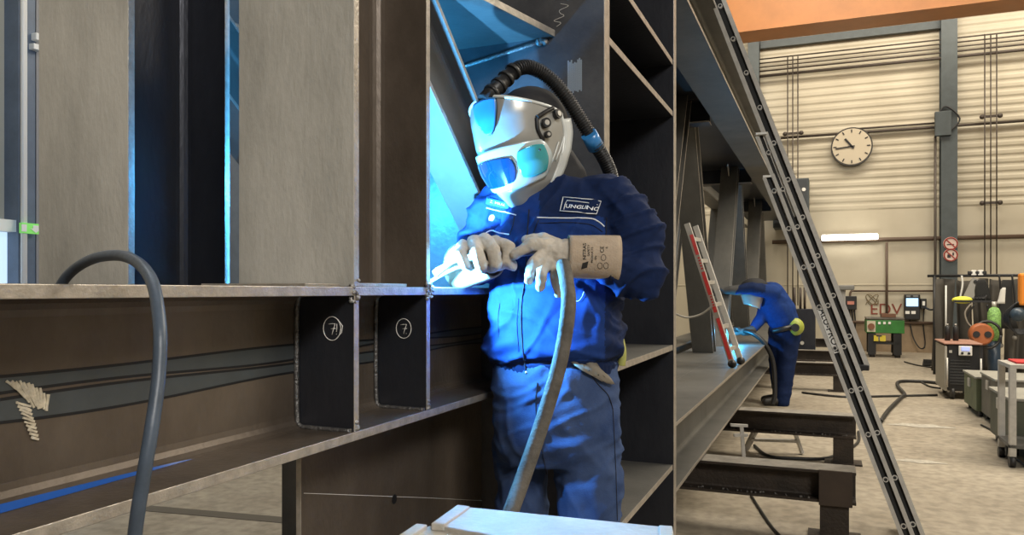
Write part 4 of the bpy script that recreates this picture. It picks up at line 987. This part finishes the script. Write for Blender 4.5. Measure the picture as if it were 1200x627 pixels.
for k in range(6):
    x0, x1 = edges[k]+.01, edges[k+1]-.005; rp = random.Random(k); ph = rp.random()*6
    def f(u, v, x0=x0, x1=x1, ph=ph):
        x = x0+(x1-x0)*u; zz = .04+(ztopc-.06-.04)*v
        sway = (1-v)*.05*sin(ph+k); amp = .085*(.6+.5*(1-v))
        return V((x+sway+.02*sin(9*u+ph), YCUR+.02+amp*sin((x*30+ph)+1.5*sin(v*2+ph)+sin(x*9)), zz+.02*sin(x*12)))
    tag(MB().grid(f, 60, 14).build('welding_curtain', CUR, None, 0, .004), labs[k], 'curtain')
# things in front of curtain
YI = 13.2
def it(px, py, y=YI): return WY(px, py, y)
o = thing('wall_shelf', it(1135, 353), 'narrow black shelf in front of the curtain with tools', 'shelf')
MB().span((it(1115, 353).x, YI-.3, it(0, 354).z if False else it(1125, 354).z), (it(1160, 353).x, YI, it(1125, 354).z+.03)).build('shelf_board', BLACK, o)
tag(MB().ball(it(1128, 351.5, YI-.15), (.14, .1, .055), 10).build('yellow_cloth', mat('yellow_cloth', (.7, .68, .08), .8)), 'bright yellow cloth on the booth shelf', 'cloth')
m = MB()
for k in range(4): m.bar(it(1140+k*4, 351.5, YI-.2), it(1146+k*3, 350-k, YI-.1), .05, .05)
tag(m.build('hand_tool', BLACK, None, .005), 'dark hand tool lying right of the yellow cloth', 'tool')
o = thing('leaning_profile', it(1140, 340), 'pale steel profile leaning above the shelf', 'steel profile')
MB().bar(it(1133, 352, YI-.05), it(1145, 327, YI+.0), .13, .03, V((0, 1, 0))).build('profile_bar', mat('grey_profile', (.22, .21, .19), .5), o); disc(it(1143, 330, YI-.03), .025, .01, BLACK, 'hole', o)
for k, (px, m_, lab) in enumerate(((1150, mat('black_cloth', (.015, .015, .015), .9), 'black jacket hanging above the shelf'), (1177, mat('white_cloth', (.62, .6, .55), .9), 'white cloth hanging at the right of the booth'), (1180, MATS['black_cloth'], 'black apron hanging below the white cloth'))):
    py0, py1, hw = ((328, 352, .13), (337, 356, .09), (328, 385, .15))[k]; c0, c1 = it(px, py0, YI-.05), it(px+(-2 if k else 2), py1, YI-.05)
    rings = [ring(c0.lerp(c1, t), hw*(.35+.65*t)*(1+.15*sin(t*5+k)), .04, V((1, 0, 0)), V((0, 1, 0)), 16) for t in [i/6 for i in range(7)]]
    tag(MB().loft(rings).build('hanging_cloth', m_), lab, 'cloth')
m = MB(); gx = it(1165, 380, YI-.35)
cyl_ = thing('gas_cylinder', V((gx.x, gx.y, 0)), 'slim gas bottle with green netting in the welding booth', 'gas cylinder')
zz = it(1165, 360, YI-.35).z; zm = it(1165, 399, YI-.35).z; rr_ = .078
MB().tube([(gx.x, gx.y, 0), (gx.x, gx.y, zm)], rr_*1.02, 20).build('lower_body', mat('dark_blue_bottle', (.02, .04, .07), .4), cyl_)
MB().tube([(gx.x, gx.y, zm), (gx.x, gx.y, zz-.08), (gx.x, gx.y, zz-.02), (gx.x, gx.y, zz)], [rr_*1.1, rr_*1.1, rr_*.8, .03], 20).build('green_net', mat('light_green_net', (.22, .42, .12), .6, var=.6, vscale=45), cyl_)
MB().cyl((gx.x, gx.y, zz), (gx.x, gx.y, zz+.08), .03, 10).build('valve', ALU, cyl_)
dr = thing('cable_drum', it(1147, 391, YI-.5), 'orange cable drum with black hub on the welding machine cable', 'cable drum')
c = it(1146, 391, YI-.5); Mo = MB().tube([c+V((.02, 0, 0)), c+V((.02, -.05, 0)), c+V((.02, -.16, 0)), c+V((.02, -.2, 0))], [.13, .155, .155, .13], 24); Mo.build('drum_body', mat('orange_plastic', (.34, .10, .03), .45, var=.2), dr)
for s_ in (-.07, .07): MB().cyl(c+V((s_+.02, -.2, 0)), c+V((s_+.02, -.215, 0)), .045, 12).build('drum_hole', BLACK, dr)
MB().bar((c.x+.02, c.y-.1, 0), (c.x+.02, c.y-.1, c.z-.12), .05, .05).build('drum_stand', BLACK, dr); c2_ = it(1156, 392, YI-.5); MB().tube([c2_+V((.17*cos(t), -.05-.02*sin(3*t), .19*sin(t))) for t in [i*pi/10 for i in range(21)]], .02, 8).build('cable_coil', BLACK, dr)
tag(MB().tube(smooth_path([it(1138, 356, YI-.4), it(1131, 366, YI-.4), it(1134, 378, YI-.4), it(1142, 386, YI-.4)]), .012, 6).build('thin_cable', mat('grey_cable', (.25, .22, .18), .6)), 'thin pale cable curving down from booth shelf', 'cable')
for k, (px, py) in enumerate(((1195, 345), (1196, 373))):
    c = WY(px, py, 9.0); 
    if k == 0:
        o = thing('orange_bag', c, 'orange hanging tool at the right edge', 'tool'); MB().box(c+V((.06, 0, .05)), (.14, .1, .32)).build('orange_body', mat('orange_cloth', (.8, .25, .02), .6), o, .02)
        MB().ball(c+V((-.02, -.02, -.2)), (.07, .07, .07), 10).build('dark_bulb', mat('slate_ball', (.03, .05, .07), .4), o)
    else:
        m = MB()
        for q in range(5): m.tube([c+V(((.10+.008*q)*cos(t), .015*q, (.16-.01*q)*sin(t))) for t in [i*pi/10 for i in range(21)]], .012, 6)
        tag(m.build('coiled_hose', BLACK), 'coiled black hose hanging at the right edge', 'hose')
for k, (px, py0, py1, sw, lab) in enumerate(((1186, 326, 396, 3, 'dark strap with ring hanging near the right edge of the booth'), (1127, 327, 350, -2, 'white strip of light cord hanging at the curtain top'), (1171, 372, 405, 2, 'black tube with coupling hanging right of the gas bottle'))):
    a = it(px, py0, YCUR-.16); a.z = ztopc; b = it(px+sw, py1, YCUR-.16); o = thing('hanging_strap', a, lab, 'strap')
    MB().tube(smooth_path([a, a.lerp(b, .4)+V((.02, 0, 0)), b]), .014, 6).build('strap_band', WHITE if k == 1 else BLACK, o); MB().ball(b, .035, 6).build('strap_end', MATS['grey_profile'] if k != 1 else WHITE, o)
o = thing('clamp_rack', it(1150, 322, YCUR), 'white and dark bits clipped on top of the curtain rail', 'clamps')
for k in range(5): MB().box(V((it(1137+k*4, 0, YCUR).x, YCUR, ztopc+.045)), (.07, .05, .05+.03*(k % 2))).build('clip', WHITE if k % 2 else BLACK, o, .008)
tag(MB().tube(smooth_path([it(1142, 357, YI-.35), it(1133, 372, YI-.35), it(1139, 385, YI-.4), it(1150, 392, YI-.4), it(1158, 376, YI-.35), it(1157, 357, YI-.35)]), .013, 6).build('thin_cable', BLACK), 'black cable loop drooping below the booth shelf round the orange drum', 'cable')
# welding machine
YM = WZ(1115, 468, 0).y
def ym_(px, py): return WY(px, py, YM)
x0, x1 = ym_(1110, 440).x, ym_(1149, 440).x; z0, z1 = .10, ym_(1130, 402).z
wm = thing('welding_machine', V(((x0+x1)/2, YM+.35, 0)), 'black and grey welding machine with lit display on wheels', 'welding machine')
MB().span((x0, YM, z0), (x1, YM+.8, z1-.02)).build('housing', BLACK, wm, .015)
MB().span((x0-.03, YM-.02, z0), (x0-.003, YM+.8, z1-.04)).build('side_panel', mat('pale_side_panel', (.35, .33, .28), .5), wm, .005)
MB().span((x0-.04, YM-.03, z1-.02), (x1+.02, YM+.82, z1)).build('top_tray', mat('orange_red_tray', (.35, .18, .13), .5), wm, .008)
a, b = ym_(1123, 405), ym_(1139, 417)
MB().span((a.x, YM-.03, b.z), (b.x, YM-.002, a.z)).build('display_frame', WHITE, wm, .01); MB().span((a.x+.03, YM-.036, b.z+.06), (b.x-.03, YM-.03, a.z-.015)).build('display', mat('violet_blue_display', (.3, .35, .8), .3, emit=(.35, .42, 1), estr=.9), wm)
for q in (-.035, .035): MB().cyl(((a.x+b.x)/2+q, YM-.03, b.z+.03), ((a.x+b.x)/2+q, YM-.05, b.z+.03), .014, 10).build('knob', BLACK, wm)
for q in range(9): MB().span((x0+.03, YM-.006, z0+.08+q*.035), (x0+.24, YM+.002, z0+.095+q*.035)).build('vent_slat', mat('dark_grey_slat', (.03, .03, .03), .5), wm)
MB().span((x0+.02, YM-.01, z1-.12), (x0+.05, YM+.0, z1-.09)).build('socket', ALU, wm)
for dx in (x0+.06, x1-.06):
    for dy in (.05, .7): MB().cyl((dx-.02, YM+dy, .075), (dx+.02, YM+dy, .075), .075, 16).build('wheel', RUBB, wm)
for q in (x0-.005, x1+.0): MB().cyl((q, YM-.035, z0+.05), (q, YM-.035, z0+.40), .011, 8).build('guard_bar', ALU, wm)
for k in range(2):
    a = V((x0+.06+k*.09, YM+.45, z1)); o = thing('spray_can', a, ['left', 'right'][k]+' dark can standing on top of the welding machine', 'can')
    MB().tube([a, a+V((0, 0, .17)), a+V((0, 0, .19))], [.032, .032, .014], 14).build('can_body', BLACK, o); MB().cyl(a+V((0, 0, .19)), a+V((0, 0, .21)), .012, 10).build('can_nozzle', ALU, o)
# row of steel crates
CR_ = mat('olive_green_paint', (.13, .15, .085), .6, 0, var=.2); CR2 = mat('grey_brown_box', (.13, .12, .095), .6, 0, var=.2); CTP = mat('dusty_lid', (.30, .29, .25), .6, var=.15)
def crate(px, pyb, pyt, w, dep, m, lab):
    c = WZ(px, pyb, .06); x0 = c.x; y0 = c.y; zt_ = WY(px, pyt, y0).z
    o = thing('tool_chest', V((x0+w/2, y0+dep/2, 0)), lab, 'chest')
    MB().span((x0, y0, .06), (x0+w, y0+dep, zt_)).build('body', m, o, .008); MB().span((x0-.012, y0-.012, zt_), (x0+w+.012, y0+dep+.01, zt_+.022)).build('lid', CTP, o, .004)
    MB().span((x0-.016, y0+dep*.42, zt_-.12), (x0, y0+dep*.58, zt_-.03)).build('latch', ALU, o, .003)
    for dx in (.05, w-.05):
        for dy in (.06, dep-.06): MB().cyl((x0+dx-.015, y0+dy, .032), (x0+dx+.015, y0+dy, .032), .032, 12).build('caster', BLACK, o)
    return o
crate(1144, 482, 444, .34, .75, CR_, 'small olive green tool chest nearest the welding machine')
crate(1167, 496, 447, .7, .72, CR2, 'large grey-brown tool chest in the middle of the row')
crate(1184, 526, 470, .7, .8, mat('dark_olive_box', (.085, .09, .06), .6, 0, var=.2), 'dark olive tool chest half behind the metal cart')
# cart at right edge
c = WZ(1183, 548, 0); zt3 = WY(1183, 432, c.y).z
ct = thing('metal_cart', V((c.x+.4, c.y+.3, 0)), 'welded steel cart with a red cloth on top at right edge', 'cart')
for dx, dy in ((0, 0), (0, .38), (.8, 0), (.8, .38)):
    MB().span((c.x+dx, c.y+dy, .08), (c.x+dx+.045, c.y+dy+.045, zt3)).build('leg', ALU, ct, .003); MB().cyl((c.x+dx, c.y+dy+.02, .04), (c.x+dx+.04, c.y+dy+.02, .04), .04, 12).build('caster', BLACK, ct)
MB().span((c.x, c.y, zt3), (c.x+.85, c.y+.43, zt3+.03)).build('top_shelf', ALU, ct, .003); MB().span((c.x, c.y, .14), (c.x+.85, c.y+.43, .17)).build('bottom_shelf', STEELM, ct, .003)
tag(MB().span((c.x+.06, c.y+.08, zt3+.03), (c.x+.7, c.y+.38, zt3+.045)).build('red_cloth', mat('red_cloth', (.5, .03, .03), .8), None, .005), 'red cloth lying on top of the metal cart', 'cloth')
# cables on floor
def fc(pts, r, lab, m=RUBB): return tag(MB().tube(smooth_path([WZ(x, y, r) for x, y in pts], 8), r, 8).build('floor_cable', m), lab, 'cable')
fc([(1032, 494), (1042, 480), (1056, 466), (1060, 462), (1052, 452), (1055, 447), (1080, 447), (1100, 449)], .022, 'thick black cable zigzagging on the floor to the welding machine')
fc([(940, 460), (975, 464), (1000, 465), (1050, 464), (1098, 463)], .014, 'thinner black cable running straight across the floor to the machine')
fc([(1080, 448), (1090, 453), (1102, 455)], .012, 'short cable end beside the welding machine')
fc([(1150, 498), (1165, 506), (1180, 520), (1179, 535), (1195, 540), (1215, 560)], .010, 'thin black cable along the foot of the tool chests')
fc([(880, 580), (890, 596), (905, 618), (925, 640)], .008, 'thin black cable on the floor below the nearest trestle')
fc([(884, 522), (900, 534), (930, 537), (972, 536), (1004, 520), (1006, 506)], .012, 'black hose looping round the second trestle post')
fc([(1060, 424), (1075, 428), (1096, 431)], .012, 'cable bundle lying on the floor by the curtain')
o = thing('steel_bars', WZ(1085, 424, 0), 'low heap of dark bars on the floor left of the curtain', 'bars')
for k in range(4): a = WZ(1082, 422+k*2, .03+.02*(k % 2)); MB().bar(a, a+V((.55, .1*k, 0)), .05, .03).build('bar', BLACK, o)
# white worn marks on the floor
WMK = mat('worn_white_floor_paint', (.42, .39, .33), .7, var=.3, vscale=20)
mkp = MB()
for px, py, l in ((1078, 499, .26), (1078, 541, .16)):
    c = WZ(px, py, 0); ph = px*.37
    mkp = MB(); mkp.grid(lambda u, v: c+V((l*u*cos(2*pi*v)*(1+.25*sin(6*pi*v+ph)), l*.4*u*sin(2*pi*v)*(1+.2*sin(10*pi*v+ph)), .003)), 2, 30)
    tag(mkp.build('floor_marking', WMK), ('farther' if py < 520 else 'nearer')+' worn pale paint mark on the concrete aisle', 'floor marking')


# crane beam
OR = mat('orange_crane_paint', (.42, .165, .045), .5, 0, var=.12, vscale=2)
pcr = WY(1000, 20.5, 13.5)
cr = thing('crane_beam', V((1, 13.8, pcr.z)), 'orange bridge crane beam at the upper right', 'crane')
MB().span((-1.6, 13.5, pcr.z), (XR-.3, 13.53, pcr.z+1.1)).build('web', OR, cr); MB().span((-1.6, 13.98, pcr.z), (XR-.3, 14.01, pcr.z+1.1)).build('web', OR, cr)
MB().span((-1.7, 13.44, pcr.z-.03), (XR-.3, 14.07, pcr.z)).build('bottom_flange', OR, cr); MB().span((-1.7, 13.44, pcr.z+1.1), (XR-.3, 14.07, pcr.z+1.13)).build('top_flange', OR, cr)
# dark stored plates behind rear truss
tag(MB().span((-3.3, 7.0, 0), (-2.1, 7.06, 1.12)).build('steel_sheet', mat('dark_blue_sheet', (.02, .025, .035), .5), None), 'dark upright sheet seen through the lattice left of the small ladder', 'steel sheet')
tag(MB().cyl((-2.25, 6.5, 0), (-2.25, 6.5, 1.15), .035, 12).build('blue_post', mat('bright_blue_paint', (.03, .16, .35), .5)), 'blue post seen through the lattice behind the small ladder', 'post')
tag(MB().tube(smooth_path([W(790, 367, 6.2), W(805, 372, 6.2), W(822, 368, 6.2), W(835, 358, 6.2)]), .008, 8).build('loose_cable', mat('pale_cable', (.4, .38, .34), .6)), 'pale cable sagging behind the small ladder', 'cable')

GROUPS = {'wall_pipe': 'thin pipes on the hall walls', 'wall_conduit': 'conduits on the back wall', 'support_trestle': 'black steel trestle beams under the girder',
          'welding_curtain': 'hanging strips of the welding curtain', 'tool_chest': 'row of steel tool chests', 'floor_cable': 'cables on the floor', 'prohibition_sign': 'round signs on the wall column',
          'pipe_bracket': 'pipe brackets on the back wall', 'spray_can': 'cans on the welding machine', 'hanging_cloth': 'cloths hanging in the booth', 'steel_offcut': 'offcuts on the near flange', 'red_valve_pipe': 'pipe stubs behind the far welder'}
for o in S.objects:
    k = o.name.split('.')[0]
    if o.parent is None and k in GROUPS: o['group'] = GROUPS[k]
